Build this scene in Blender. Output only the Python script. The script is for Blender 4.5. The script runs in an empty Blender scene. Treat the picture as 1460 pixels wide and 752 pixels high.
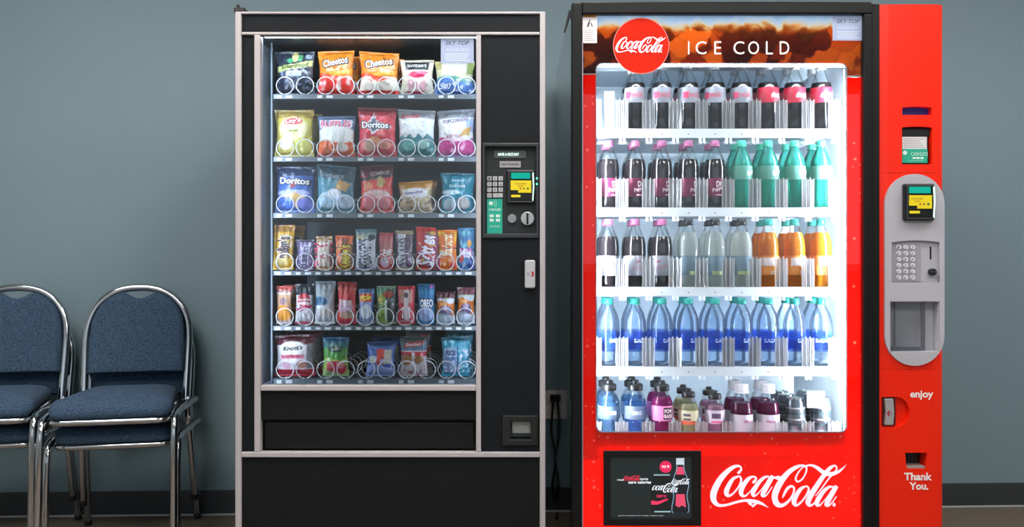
import bpy, bmesh, math, random
from mathutils import Vector, Matrix, noise
SC = bpy.context.scene
COL = SC.collection
PI = math.pi
random.seed(7)
# ------------------------------------------------------------------ camera model
DIST, CAMZ, FPX = 2.6, 1.063, 1170.0
def X(px, y=0.0): return (px - 730.0) * (DIST + y) / FPX
def Z(py, y=0.0): return CAMZ - (py - 376.0) * (DIST + y) / FPX
def S(n, y=0.0): return n * (DIST + y) / FPX
def s2l(c):
    c = c / 255.0
    return c / 12.92 if c <= 0.04045 else ((c + 0.055) / 1.055) ** 2.4
def rgb(h):
    if isinstance(h, str):
        h = h.lstrip('#'); h = [int(h[i:i + 2], 16) for i in (0, 2, 4)]
    return tuple(s2l(v) for v in h[:3])
# ------------------------------------------------------------------ materials
def newmat(name):
    m = bpy.data.materials.new(name); m.use_nodes = True
    nt = m.node_tree; nt.nodes.clear()
    out = nt.nodes.new('ShaderNodeOutputMaterial')
    return m, nt, out
def N(nt, typ, **kw):
    n = nt.nodes.new(typ)
    for k, v in kw.items():
        if k in n.inputs: n.inputs[k].default_value = v
        else: setattr(n, k, v)
    return n
def pm(name, col, rough=0.5, metal=0.0, spec=0.5, coat=0.0, bump=0.0, bscale=200.0, vary=0.0, vscale=30.0, sub=None):
    m, nt, out = newmat(name)
    c = rgb(col) + (1,)
    b = N(nt, 'ShaderNodeBsdfPrincipled')
    b.inputs['Base Color'].default_value = c
    b.inputs['Roughness'].default_value = rough
    b.inputs['Metallic'].default_value = metal
    b.inputs['Specular IOR Level'].default_value = spec
    b.inputs['Coat Weight'].default_value = coat
    b.inputs['Coat Roughness'].default_value = 0.08
    tc = N(nt, 'ShaderNodeTexCoord')
    if vary:
        nz = N(nt, 'ShaderNodeTexNoise'); nz.inputs['Scale'].default_value = vscale; nz.inputs['Detail'].default_value = 4
        nt.links.new(tc.outputs['Object'], nz.inputs['Vector'])
        mr = N(nt, 'ShaderNodeMapRange'); mr.inputs['To Min'].default_value = 1 - vary; mr.inputs['To Max'].default_value = 1 + vary
        nt.links.new(nz.outputs['Fac'], mr.inputs['Value'])
        mx = N(nt, 'ShaderNodeVectorMath', operation='SCALE'); mx.inputs[0].default_value = c[:3]
        nt.links.new(mr.outputs['Result'], mx.inputs['Scale'])
        nt.links.new(mx.outputs['Vector'], b.inputs['Base Color'])
    if bump:
        nz = N(nt, 'ShaderNodeTexNoise'); nz.inputs['Scale'].default_value = bscale; nz.inputs['Detail'].default_value = 3
        nt.links.new(tc.outputs['Object'], nz.inputs['Vector'])
        bp = N(nt, 'ShaderNodeBump'); bp.inputs['Strength'].default_value = bump; bp.inputs['Distance'].default_value = 0.002
        nt.links.new(nz.outputs['Fac'], bp.inputs['Height'])
        nt.links.new(bp.outputs['Normal'], b.inputs['Normal'])
    nt.links.new(b.outputs['BSDF'], out.inputs['Surface'])
    return m
def emis(name, col, strength):
    m, nt, out = newmat(name)
    e = N(nt, 'ShaderNodeEmission'); e.inputs['Color'].default_value = rgb(col) + (1,); e.inputs['Strength'].default_value = strength
    nt.links.new(e.outputs[0], out.inputs['Surface']); return m
def clear(name, tint, gloss=1.0, rough=0.03, milky=0.0, milkcol='ffffff', ior=1.45, through=0.5):
    """thin clear plastic or glass: tinted see-through, fresnel reflection, a share of milky body"""
    m, nt, out = newmat(name)
    t = N(nt, 'ShaderNodeBsdfTransparent'); t.inputs['Color'].default_value = tuple(tint) + (1,)
    g = N(nt, 'ShaderNodeBsdfGlossy'); g.inputs['Roughness'].default_value = rough
    f = N(nt, 'ShaderNodeFresnel'); f.inputs['IOR'].default_value = ior
    mu = N(nt, 'ShaderNodeMath', operation='MULTIPLY'); mu.inputs[1].default_value = gloss; mu.use_clamp = True
    nt.links.new(f.outputs[0], mu.inputs[0])
    base = t.outputs[0]
    if milky:
        d = N(nt, 'ShaderNodeBsdfDiffuse'); d.inputs['Color'].default_value = rgb(milkcol) + (1,)
        tr = N(nt, 'ShaderNodeBsdfTranslucent'); tr.inputs['Color'].default_value = rgb(milkcol) + (1,)
        a = N(nt, 'ShaderNodeMixShader'); a.inputs[0].default_value = through
        nt.links.new(d.outputs[0], a.inputs[1]); nt.links.new(tr.outputs[0], a.inputs[2])
        b = N(nt, 'ShaderNodeMixShader'); b.inputs[0].default_value = milky
        nt.links.new(t.outputs[0], b.inputs[1]); nt.links.new(a.outputs[0], b.inputs[2])
        base = b.outputs[0]
    mx = N(nt, 'ShaderNodeMixShader')
    nt.links.new(mu.outputs[0], mx.inputs[0]); nt.links.new(base, mx.inputs[1]); nt.links.new(g.outputs[0], mx.inputs[2])
    nt.links.new(mx.outputs[0], out.inputs['Surface']); return m
def backlit(name, col, trans=0.6, gloss=0.05):
    """printed film that lets light from behind through"""
    m, nt, out = newmat(name)
    d = N(nt, 'ShaderNodeBsdfDiffuse'); t = N(nt, 'ShaderNodeBsdfTranslucent')
    mx = N(nt, 'ShaderNodeMixShader'); mx.inputs[0].default_value = trans
    if isinstance(col, str):
        for n in (d, t): n.inputs['Color'].default_value = rgb(col) + (1,)
    else:
        o = col(nt)
        for n in (d, t): nt.links.new(o, n.inputs['Color'])
    nt.links.new(d.outputs[0], mx.inputs[1]); nt.links.new(t.outputs[0], mx.inputs[2])
    nt.links.new(mx.outputs[0], out.inputs['Surface']); return m
def attrmat(name, rough=0.3, bump=0.25, bscale=60.0, coat=0.0, metal=0.0, spec=0.5):
    m, nt, out = newmat(name)
    a = N(nt, 'ShaderNodeAttribute'); a.attribute_name = 'Col'
    b = N(nt, 'ShaderNodeBsdfPrincipled'); b.inputs['Roughness'].default_value = rough
    b.inputs['Coat Weight'].default_value = coat; b.inputs['Metallic'].default_value = metal
    b.inputs['Specular IOR Level'].default_value = spec
    nt.links.new(a.outputs['Color'], b.inputs['Base Color'])
    if bump:
        tc = N(nt, 'ShaderNodeTexCoord'); nz = N(nt, 'ShaderNodeTexNoise')
        nz.inputs['Scale'].default_value = bscale; nz.inputs['Detail'].default_value = 2
        nt.links.new(tc.outputs['Object'], nz.inputs['Vector'])
        bp = N(nt, 'ShaderNodeBump'); bp.inputs['Strength'].default_value = bump; bp.inputs['Distance'].default_value = 0.01
        nt.links.new(nz.outputs['Fac'], bp.inputs['Height']); nt.links.new(bp.outputs['Normal'], b.inputs['Normal'])
    nt.links.new(b.outputs[0], out.inputs['Surface']); return m
_pc = {}
def paint(h, rough=0.45):
    k = (h, rough)
    if k not in _pc: _pc[k] = pm('print_' + h, h, rough)
    return _pc[k]
# ------------------------------------------------------------------ mesh builder
class MB:
    def __init__(s): s.v = []; s.f = []; s.c = None
    def add(s, vs, fs):
        b = len(s.v); s.v += [tuple(v) for v in vs]; s.f += [tuple(b + i for i in f) for f in fs]; return s
    def box(s, x0, x1, y0, y1, z0, z1):
        x0, x1 = sorted((x0, x1)); y0, y1 = sorted((y0, y1)); z0, z1 = sorted((z0, z1))
        return s.add([(x0, y0, z0), (x1, y0, z0), (x1, y1, z0), (x0, y1, z0), (x0, y0, z1), (x1, y0, z1), (x1, y1, z1), (x0, y1, z1)],
                     [(0, 3, 2, 1), (4, 5, 6, 7), (0, 1, 5, 4), (1, 2, 6, 5), (2, 3, 7, 6), (3, 0, 4, 7)])
    def pbox(s, a, b, c, d, y0, y1, yp=None):   # pixel rectangle a,b - c,d as seen at depth yp (default y0)
        yp = y0 if yp is None else yp
        return s.box(X(a, yp), X(c, yp), y0, y1, Z(d, yp), Z(b, yp))
    def prism(s, pts, y0, y1):                  # pts (x,z) outline facing -y
        n = len(pts)
        ar = sum(pts[i][0] * pts[(i + 1) % n][1] - pts[(i + 1) % n][0] * pts[i][1] for i in range(n))
        if ar < 0: pts = pts[::-1]
        vs = [(p[0], y0, p[1]) for p in pts] + [(p[0], y1, p[1]) for p in pts]
        fs = [tuple(range(n)), tuple(range(2 * n - 1, n - 1, -1))]
        fs += [(i, n + i, n + (i + 1) % n, (i + 1) % n) for i in range(n)]
        return s.add(vs, fs)
    def zprism(s, pts, z0, z1):                 # pts (x,y) plan outline
        n = len(pts)
        ar = sum(pts[i][0] * pts[(i + 1) % n][1] - pts[(i + 1) % n][0] * pts[i][1] for i in range(n))
        if ar < 0: pts = pts[::-1]
        vs = [(p[0], p[1], z0) for p in pts] + [(p[0], p[1], z1) for p in pts]
        fs = [tuple(range(n - 1, -1, -1)), tuple(range(n, 2 * n))]
        fs += [(i, (i + 1) % n, n + (i + 1) % n, n + i) for i in range(n)]
        return s.add(vs, fs)
    def ring(s, outer, inner, y0, y1):          # frame between two outlines with equal counts
        n = len(outer)
        vs = [(p[0], y0, p[1]) for p in outer] + [(p[0], y0, p[1]) for p in inner] + [(p[0], y1, p[1]) for p in outer] + [(p[0], y1, p[1]) for p in inner]
        fs = []
        for i in range(n):
            j = (i + 1) % n
            fs += [(i, j, n + j, n + i), (2 * n + i, 3 * n + i, 3 * n + j, 2 * n + j), (i, 2 * n + i, 2 * n + j, j), (n + i, n + j, 3 * n + j, 3 * n + i)]
        return s.add(vs, fs)
    def tube(s, pts, r, n=8, closed=False, flat=1.0):
        P = [Vector(p) for p in pts]; m = len(P)
        R = r if isinstance(r, (list, tuple)) else [r] * m
        up = None; vs = []; fs = []
        for i in range(m):
            if closed: d = P[(i + 1) % m] - P[i - 1]
            else: d = P[min(i + 1, m - 1)] - P[max(i - 1, 0)]
            d.normalize()
            if up is None:
                up = Vector((0, 0, 1)) if abs(d.z) < 0.9 else Vector((0, 1, 0))
            up = (up - d * up.dot(d))
            if up.length < 1e-6: up = d.orthogonal()
            up.normalize(); sd = d.cross(up)
            for k in range(n):
                a = 2 * PI * k / n
                vs.append(P[i] + (up * math.cos(a) * flat + sd * math.sin(a)) * R[i])
        for i in range(m if closed else m - 1):
            for k in range(n):
                a, b = i * n + k, i * n + (k + 1) % n
                j = (i + 1) % m
                fs.append((a, b, j * n + (k + 1) % n, j * n + k))
        if not closed:
            fs.append(tuple(range(n - 1, -1, -1))); fs.append(tuple((m - 1) * n + k for k in range(n)))
        return s.add(vs, fs)
    def lathe(s, prof, n=24, c=(0, 0, 0), mod=None, cap=True):
        vs = []; fs = []
        for (r, z) in prof:
            for k in range(n):
                a = 2 * PI * k / n
                rr = r * (mod(a, z) if mod else 1)
                vs.append((c[0] + rr * math.cos(a), c[1] + rr * math.sin(a), c[2] + z))
        for i in range(len(prof) - 1):
            for k in range(n):
                fs.append((i * n + k, i * n + (k + 1) % n, (i + 1) * n + (k + 1) % n, (i + 1) * n + k))
        if cap:
            fs.append(tuple(range(n - 1, -1, -1))); m = (len(prof) - 1) * n; fs.append(tuple(m + k for k in range(n)))
        return s.add(vs, fs)
    def disc(s, x, z, r, y0, y1, n=32, rz=None):
        return s.prism([(x + r * math.cos(2 * PI * k / n), z + (rz or r) * math.sin(2 * PI * k / n)) for k in range(n)], y0, y1)
    def ribbon(s, pts, fn, sub=6, close=False):  # pts (x,y,width) calligraphic stroke; fn maps (x,y) to 3-D
        P = [Vector(p) for p in pts]; Q = []
        for i in range(len(P) - 1):
            a = P[i - 1] if i else P[i] * 2 - P[i + 1]; b, c = P[i], P[i + 1]
            d = P[i + 2] if i + 2 < len(P) else P[i + 1] * 2 - P[i]
            for k in range(sub):
                t = k / sub
                Q.append(0.5 * ((2 * b) + (c - a) * t + (2 * a - 5 * b + 4 * c - d) * t * t + (3 * b - a - 3 * c + d) * t ** 3))
        Q.append(P[-1]); vs = []; fs = []
        for i, q in enumerate(Q):
            d = Q[min(i + 1, len(Q) - 1)] - Q[max(i - 1, 0)]; d = Vector((d.x, d.y))
            if d.length < 1e-9: d = Vector((1, 0))
            d.normalize(); w = max(q.z, 0.5) / 2
            vs += [fn(q.x - d.y * w, q.y + d.x * w), fn(q.x + d.y * w, q.y - d.x * w)]
        for i in range(len(Q) - 1): fs.append((2 * i, 2 * i + 1, 2 * i + 3, 2 * i + 2))
        return s.add(vs, fs)
    def build(s, name, mat, parent=None, smooth=False, bevel=0.0, seg=2, world=True):
        me = bpy.data.meshes.new(name); me.from_pydata(s.v, [], s.f); me.update()
        if s.c is not None:
            at = me.color_attributes.new('Col', 'FLOAT_COLOR', 'POINT')
            at.data.foreach_set('color', [q for c in s.c for q in (c[0], c[1], c[2], 1.0)])
        o = bpy.data.objects.new(name, me); COL.objects.link(o)
        me.materials.append(mat)
        if smooth:
            me.polygons.foreach_set('use_smooth', [True] * len(me.polygons))
            if smooth != 'all': me.set_sharp_from_angle(angle=math.radians(50))
        if bevel:
            b = o.modifiers.new('bevel', 'BEVEL'); b.width = bevel; b.segments = seg; b.limit_method = 'ANGLE'; b.angle_limit = math.radians(40)
        if parent is not None:
            o.parent = parent
            if world: o.matrix_parent_inverse = Matrix.Translation(-wloc(parent))
        return o
def wloc(o):
    # accumulated translation of a (never rotated while building) chain whose meshes are in world space
    return o.location.copy() if o.parent is None else Vector((0, 0, 0)) if o.type == 'MESH' else o.location.copy()
def sub(o, child):
    """re-parent child (same space) under part o"""
    child.parent = o; child.matrix_parent_inverse = Matrix.Identity(4); return child
def cut(o, mb):
    me = bpy.data.meshes.new('cutter'); me.from_pydata(mb.v, [], mb.f); me.update()
    c = bpy.data.objects.new('cutter', me); COL.objects.link(c)
    md = o.modifiers.new('cut', 'BOOLEAN'); md.object = c; md.operation = 'DIFFERENCE'; md.solver = 'EXACT'; md.use_self = True
    par, inv = o.parent, o.matrix_parent_inverse.copy(); o.parent = None
    bpy.context.view_layer.update()
    dg = bpy.context.evaluated_depsgraph_get()
    new = bpy.data.meshes.new_from_object(o.evaluated_get(dg))
    o.modifiers.remove(md); o.data = new; o.parent = par; o.matrix_parent_inverse = inv
    bpy.data.objects.remove(c)
    return o
def tag(o, label=None, cat=None, group=None, kind=None):
    if label: o['label'] = label
    if cat: o['category'] = cat
    if group: o['group'] = group
    if kind: o['kind'] = kind
    return o
def thing(name, label, cat, loc=(0, 0, 0), group=None):
    o = bpy.data.objects.new(name, None); o.empty_display_size = 0.05; COL.objects.link(o); o.location = loc
    return tag(o, label, cat, group)
def dup(root, loc, label, group=None, rot=None):
    r = root.copy(); COL.objects.link(r); r.location = loc
    if rot is not None: r.rotation_euler = rot
    tag(r, label, None, group)
    for ch in list(root.children):
        c = ch.copy(); COL.objects.link(c); c.parent = r
        for g in ch.children:
            d = g.copy(); COL.objects.link(d); d.parent = c
    return r
# ------------------------------------------------------------------ text
_tx = {}
def glyphs(s, bold=0.0, shear=0.0):
    k = (s, bold, shear)
    if k not in _tx:
        cu = bpy.data.curves.new('t', 'FONT'); cu.body = s; cu.offset = bold; cu.shear = shear; cu.resolution_u = 3; cu.fill_mode = 'FRONT'
        o = bpy.data.objects.new('t', cu); COL.objects.link(o); bpy.context.view_layer.update()
        me = o.evaluated_get(bpy.context.evaluated_depsgraph_get()).to_mesh()
        vs = [(v.co.x, v.co.y) for v in me.vertices]; fs = [tuple(p.vertices) for p in me.polygons]
        x0 = min(v[0] for v in vs); x1 = max(v[0] for v in vs); y0 = min(v[1] for v in vs); y1 = max(v[1] for v in vs)
        vs = [((v[0] - x0) / (x1 - x0) - 0.5, (v[1] - y0) / (y1 - y0) - 0.5) for v in vs]
        bpy.data.objects.remove(o); bpy.data.curves.remove(cu)
        _tx[k] = (vs, fs)
    return _tx[k]
def put_text(mb, s, x, y, w, h, fn, rot=0.0, bold=0.0, shear=0.0):
    vs, fs = glyphs(s, bold, shear); ca, sa = math.cos(rot), math.sin(rot)
    mb.add([fn(x + a * w * ca - b * h * sa, y + a * w * sa + b * h * ca) for a, b in vs], fs)
    return mb
def text_px(mb, s, px, py, w, h, y, rot=0.0, bold=0.0, shear=0.0):   # centre in pixels at depth y
    return put_text(mb, s, X(px, y), Z(py, y), S(w, y), S(h, y), lambda a, b: (a, y, b), rot, bold, shear)
def rrect(x0, x1, z0, z1, r, n=6):
    pts = []
    for cx, cz, a0 in ((x1 - r, z0 + r, -90), (x1 - r, z1 - r, 0), (x0 + r, z1 - r, 90), (x0 + r, z0 + r, 180)):
        for k in range(n + 1):
            a = math.radians(a0 + 90 * k / n); pts.append((cx + r * math.cos(a), cz + r * math.sin(a)))
    return pts
def prrect(a, b, c, d, r, y, n=6): return rrect(X(a, y), X(c, y), Z(d, y), Z(b, y), S(r, y), n)
SCRIPT = [   # flowing script wordmark, strokes (x, y, width), y down, about 1350 x 430 units
 [(325,178,20),(345,160,26),(362,128,18),(335,103,22),(280,116,36),(215,165,48),(150,240,58),(100,335,64),(84,400,62),(95,455,50),(140,492,32),(220,488,24),(310,462,24),(395,445,26),(470,450,36),(540,466,32),(590,490,18),(632,517,2)],
 [(430,462,20),(452,478,26),(470,498,14),(474,515,2)],[(474,515,2),(484,496,18),(512,470,20)],
 [(335,203,16),(275,236,34),(222,330,48),(215,375,46),(235,398,28),(280,376,18),(335,310,17),(360,250,20),(350,210,18),(328,204,14)],
 [(350,285,8),(380,272,12),(405,268,8)],
 [(470,268,14),(490,258,30),(508,225,20),(480,208,18),(435,228,34),(385,290,46),(360,350,46),(366,390,36),(400,400,20),(445,360,11),(482,312,8)],
 [(640,206,12),(595,214,26),(545,255,36),(500,320,44),(476,370,42),(488,400,24),(530,372,11),(600,285,10),(640,215,10)],
 [(676,200,40),(632,272,46),(590,350,46),(572,390,40),(590,402,20),(622,378,12),(668,308,9)],
 [(700,232,4),(704,222,32),(745,218,36),(752,208,4)],
 [(768,422,6),(784,385,22),(815,330,28),(855,303,24),(884,325,20),(872,385,18),(830,450,24),(770,492,34),(720,482,54),(694,430,58),(702,360,62),(750,265,60),(820,175,50),(895,120,38),(965,98,22),(1005,118,18),(1000,170,16),(965,232,16),(920,258,18),(900,228,18),(925,170,14),(965,122,12),(1015,98,16),(1065,98,24),(1115,122,34),(1165,160,40),(1230,184,44),(1310,166,30),(1362,130,16),(1402,90,2)],
 [(1000,303,16),(945,335,36),(892,420,48),(884,465,46),(905,492,28),(950,464,18),(1000,400,17),(1028,340,20),(1015,306,16),(992,304,12)],
 [(1018,372,8),(1045,352,10),(1078,325,6)],
 [(1095,400,8),(1160,320,12),(1230,225,14),(1290,160,16),(1306,122,16),(1284,100,18),(1235,128,36),(1165,215,44),(1095,320,50),(1040,410,54),(1022,465,50),(1045,494,28),(1090,466,13),(1130,415,8)],
 [(1272,306,12),(1225,314,28),(1175,355,38),(1130,420,46),(1108,470,44),(1122,496,24),(1165,466,11),(1235,380,10),(1275,312,10)],
 [(1306,300,40),(1262,372,48),(1222,446,48),(1204,484,40),(1222,496,22),(1256,470,12),(1306,402,9)],
 [(1264,487,2),(1272,487,34),(1288,487,34),(1296,487,2)],
]
def put_script(mb, cx, cz, width, fn, strokes=None):
    k = width / 1350.0
    for st in (strokes or SCRIPT):
        mb.ribbon([(p[0], p[1], p[2]) for p in st], lambda x, y: fn(cx + (x - 727) * k, cz - (y - 303) * k))
    return mb
# ================================================================== ROOM
WR = math.radians(2.0)
def wall_y(x): return 0.9125 + x * math.tan(WR)
M_wall = pm('wall_paint', '8199a4', 0.55, bump=0.12, bscale=260, vary=0.03, vscale=3, spec=0.3)
M_wall2 = pm('side_wall_paint', 'a9b0b0', 0.7)
M_ceil = pm('ceiling_paint', 'c9c9c5', 0.9)
M_floor = pm('carpet', '7d736a', 0.95, bump=0.6, bscale=900, vary=0.25, vscale=120, spec=0.1)
M_base = pm('baseboard_vinyl', '3b4045', 0.42, bump=0.05)
M_base_highlight = pm('baseboard_highlight', 'ccd0d2', 0.3, metal=0.2)
RX0, RX1, RY0, RH = -3.4, 3.4, -5.2, 2.8
def st(o): return tag(o, kind='structure')
st(MB().zprism([(RX0, RY0), (RX1, RY0), (RX1, wall_y(RX1) + .02), (RX0, wall_y(RX0) + .02)], -0.1, 0.0).build('floor', M_floor))
st(MB().zprism([(RX0, RY0), (RX1, RY0), (RX1, wall_y(RX1) + .02), (RX0, wall_y(RX0) + .02)], RH, RH + 0.1).build('ceiling', M_ceil))
st(MB().zprism([(RX0, wall_y(RX0)), (RX1, wall_y(RX1)), (RX1, wall_y(RX1) + .12), (RX0, wall_y(RX0) + .12)], 0, RH).build('wall_back', M_wall))
st(MB().zprism([(RX0 - .1, RY0), (RX0, RY0), (RX0, wall_y(RX0) + .12), (RX0 - .1, wall_y(RX0) + .12)], 0, RH).build('wall_left', M_wall2))
st(MB().zprism([(RX1, RY0), (RX1 + .1, RY0), (RX1 + .1, wall_y(RX1) + .12), (RX1, wall_y(RX1) + .12)], 0, RH).build('wall_right', M_wall2))
st(MB().box(RX0, RX1, RY0 - .1, RY0, 0, RH).build('wall_front', M_wall2))
def strip(z0, z1, t, name, m, bev=0):
    return st(MB().zprism([(RX0, wall_y(RX0) - t), (RX1, wall_y(RX1) - t), (RX1, wall_y(RX1) - .0005), (RX0, wall_y(RX0) - .0005)], z0, z1).build(name, m, bevel=bev))
strip(0.006, 0.105, 0.008, 'baseboard_back', M_base, 0.003)
strip(0.0, 0.008, 0.014, 'highlight_trim_1', M_base_highlight, 0.002)  # pale strip colours in the highlight along the baseboard toe
# added window glow standing in for the bright room mirrored in the glass
M_room_glow = emis('room_glow_pane', 'dce9f4', 1.0)
wf = st(MB().ring([(-3.38, .98), (3.38, .98), (3.38, 2.72), (-3.38, 2.72)], [(-3.3, 1.06), (3.3, 1.06), (3.3, 2.64), (-3.3, 2.64)], RY0 + .001, RY0 + .06).build('added_window_1', pm('added_window_frame_white', 'd5d5d2', .5), bevel=.004))
sub(wf, MB().box(-3.3, 3.3, RY0 + .01, RY0 + .02, 1.06, 2.64).build('pane', M_room_glow))
mu_ = MB()
for q in (0,): mu_.box(q - .03, q + .03, RY0 + .02, RY0 + .06, 1.06, 2.64)
sub(wf, mu_.build('mullion', pm('mullion_white', 'd5d5d2', .5)))
# ceiling light panels (above the frame): the lamps of the room
M_diff = emis('ceiling_diffuser', 'fff8f0', 17)
M_white = pm('white_metal', 'd8d8d8', 0.5)
def ceiling_light(x, y, label, a=.62, b=.32):
    t = thing('ceiling_light', label, 'ceiling light', (x, y, RH))
    t['group'] = 'ceiling light panels'
    f = MB(); f.box(x - a, x + a, y - b, y - b + .03, RH - .03, RH - .0005); f.box(x - a, x + a, y + b - .03, y + b, RH - .03, RH - .0005)
    f.box(x - a, x - a + .03, y - b + .03, y + b - .03, RH - .03, RH - .0005); f.box(x + a - .03, x + a, y - b + .03, y + b - .03, RH - .03, RH - .0005)
    f.build('frame', M_white, t)
    MB().box(x - a + .031, x + a - .031, y - b + .031, y + b - .031, RH - .02, RH - .012).build('diffuser', M_diff, t)
ceiling_light(-1.75, -.72, 'ceiling light panel above the chairs')
ceiling_light(0.16, -.95, 'ceiling light panel above and before the vending machines', .32, .62)
ceiling_light(2.2, -.72, 'ceiling light panel towards the right wall')
ceiling_light(-1.2, -2.45, 'ceiling light panel at the back of the room, left')
ceiling_light(1.4, -2.45, 'ceiling light panel at the back of the room, right')

# ================================================================== CHAIRS
def fabric_mat():
    m, nt, out = newmat('blue_tweed')
    tc = N(nt, 'ShaderNodeTexCoord')
    n1 = N(nt, 'ShaderNodeTexNoise'); n1.inputs['Scale'].default_value = 330; n1.inputs['Detail'].default_value = 2
    nt.links.new(tc.outputs['Object'], n1.inputs['Vector'])
    cr = N(nt, 'ShaderNodeValToRGB'); cr.color_ramp.elements[0].position = .35; cr.color_ramp.elements[1].position = .68
    cr.color_ramp.elements[0].color = rgb('21344a') + (1,); cr.color_ramp.elements[1].color = rgb('566e88') + (1,)
    nt.links.new(n1.outputs['Fac'], cr.inputs['Fac'])
    b = N(nt, 'ShaderNodeBsdfPrincipled'); b.inputs['Roughness'].default_value = .9; b.inputs['Sheen Weight'].default_value = .04; b.inputs['Specular IOR Level'].default_value = .15
    nt.links.new(cr.outputs['Color'], b.inputs['Base Color'])
    bp = N(nt, 'ShaderNodeBump'); bp.inputs['Strength'].default_value = .35; bp.inputs['Distance'].default_value = .002
    nt.links.new(n1.outputs['Fac'], bp.inputs['Height']); nt.links.new(bp.outputs['Normal'], b.inputs['Normal'])
    nt.links.new(b.outputs[0], out.inputs['Surface']); return m
M_fab = fabric_mat()
M_chrome = pm('chrome', 'c9cdd2', 0.13, metal=1.0)
M_rubber = pm('black_rubber', '141414', 0.6)
def smooth_pts(P, k=6):
    P = [Vector(p) for p in P]; Q = []
    for i in range(len(P) - 1):
        a = P[i - 1] if i else P[i] * 2 - P[i + 1]; b, c = P[i], P[i + 1]
        d = P[i + 2] if i + 2 < len(P) else P[i + 1] * 2 - P[i]
        for j in range(k):
            t = j / k
            Q.append(0.5 * ((2 * b) + (c - a) * t + (2 * a - 5 * b + 4 * c - d) * t * t + (3 * b - a - 3 * c + d) * t ** 3))
    Q.append(P[-1]); return Q
def back_y(z): return 0.175 + (z - 0.42) * 0.20
def arch(t, rx, top, z0=0.42):
    """half of the back hoop: t -1..1; straight flaring sides, round top"""
    zs = 0.66
    a = abs(t); sg = -1 if t < 0 else 1
    if a > 0.5:
        f = (a - .5) / .5; z = zs + (z0 - zs) * f; x = rx * (1 - 0.03 * f)
    else:
        th = (a / .5) * PI / 2; x = rx * math.sin(th) ** 0.86; z = zs + (top - zs) * math.cos(th) ** 0.86
    return sg * x, z
SZ = 0.030
def make_chair(label):
    t = thing('stacking_chair', label, 'chair', (0, 0, 0))
    # hoop of the back
    pts = []
    for k in range(49):
        x, z = arch(-1 + 2 * k / 48, 0.192, 0.868); pts.append((x, back_y(z), z))
    MB().tube(pts, 0.0150, 12).build('back_frame', M_chrome, t, smooth=True, world=False)
    # padded back: front and rear skins inside the hoop, scooped at the top
    m = MB(); nu, nv = 28, 30; vs = []; fs = []
    z0, z1 = 0.530, 0.845
    zs_, rp_, tp_ = .655, .180, .858
    def half_w(z):
        zs = 0.66
        if z < zs: return 0.175
        c = min(1, (z - zs) / (0.852 - zs)); return 0.175 * max(0.0, 1 - c ** 2.3) ** 0.47
    for side in (-1, 1):
        for j in range(nv + 1):
            v = j / nv
            for i in range(nu + 1):
                u = -1 + 2 * i / nu
                th = math.asin(min(1, abs(u)) ** (1 / .86)); zt = zs_ + (tp_ - zs_) * math.cos(th) ** .86
                zt -= .034 * max(0, 1 - (u / .36) ** 2) ** 1.5
                z = z0 + (zt - z0) * v; x = u * rp_
                e = min(1, (1 - abs(u)) / .14) ; f = min(1, min(v, 1 - v) / .07)
                th = 0.020 * math.sqrt(max(0, 1 - (1 - e) ** 2)) * math.sqrt(max(0, 1 - (1 - f) ** 2)) + 0.003
                vs.append((x, back_y(z) + side * th - .004, z))
    W = nu + 1; H = W * (nv + 1)
    for j in range(nv):
        for i in range(nu):
            a = j * W + i
            fs.append((a, a + 1, a + W + 1, a + W)); fs.append((H + a, H + a + W, H + a + W + 1, H + a + 1))
    for j in range(nv):
        for i in (0, nu):
            a = j * W + i; fs.append((a, a + W, H + a + W, H + a) if i == 0 else (a, H + a, H + a + W, a + W))
    for i in range(nu):
        for j in (0, nv):
            a = j * W + i; fs.append((a, H + a, H + a + 1, a + 1) if j == 0 else (a, a + 1, H + a + 1, H + a))
    m.add(vs, fs).build('backrest', M_fab, t, smooth=True, world=False)
    # seat cushion: rounded trapezoid, domed
    def seat_outline(gr=0.0):
        P = []
        fw, rw, fy, ry = 0.200 + gr, 0.164 + gr, -0.225 - gr, 0.165 + gr
        for cx, cy, a0, r in ((fw - .05, fy + .05, -90, .05), (rw - .05, ry - .05, 0, .05), (-rw + .05, ry - .05, 90, .05), (-fw + .05, fy + .05, 180, .05)):
            for k in range(7):
                a = math.radians(a0 + 90 * k / 6); P.append((cx + r * math.cos(a), cy + r * math.sin(a)))
        return P
    o = seat_outline(); n = len(o); vs = []; fs = []
    prof = [(q, w + SZ) for q, w in [(0.93, .402), (1.0, .41), (1.01, .428), (.985, .445), (.93, .455), (.8, .4625), (.65, .4675), (.5, .471), (.36, .473), (.22, .4743), (.1, .475), (.03, .4752)]]
    for s, z in prof:
        for (x, y) in o: vs.append((x * s, -.03 + (y + .03) * s, z - (0.012 if y < -.19 and s > .5 else 0)))
    for i in range(len(prof) - 1):
        for k in range(n): fs.append((i * n + k, i * n + (k + 1) % n, (i + 1) * n + (k + 1) % n, (i + 1) * n + k))
    fs.append(tuple(range(n - 1, -1, -1))); fs.append(tuple((len(prof) - 1) * n + k for k in range(n)))
    MB().add(vs, fs).build('seat', M_fab, t, smooth='all', world=False)
    # chrome rim under the seat
    ro = seat_outline(-.004); ri = seat_outline(-.03); vs = []; fs = []
    RP = [(seat_outline(g_), z_) for g_, z_ in ((-.008, .384), (.000, .387), (.0035, .392), (.0045, .397), (.0035, .402), (.000, .406), (-.008, .408), (-.03, .408), (-.03, .384))]
    for P, z in RP:
        vs += [(x, y, z + SZ - (.012 if y < -.17 else 0)) for x, y in P]
    for q in range(9):
        for k in range(n): fs.append((q * n + k, q * n + (k + 1) % n, ((q + 1) % 9) * n + (k + 1) % n, ((q + 1) % 9) * n + k))
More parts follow.
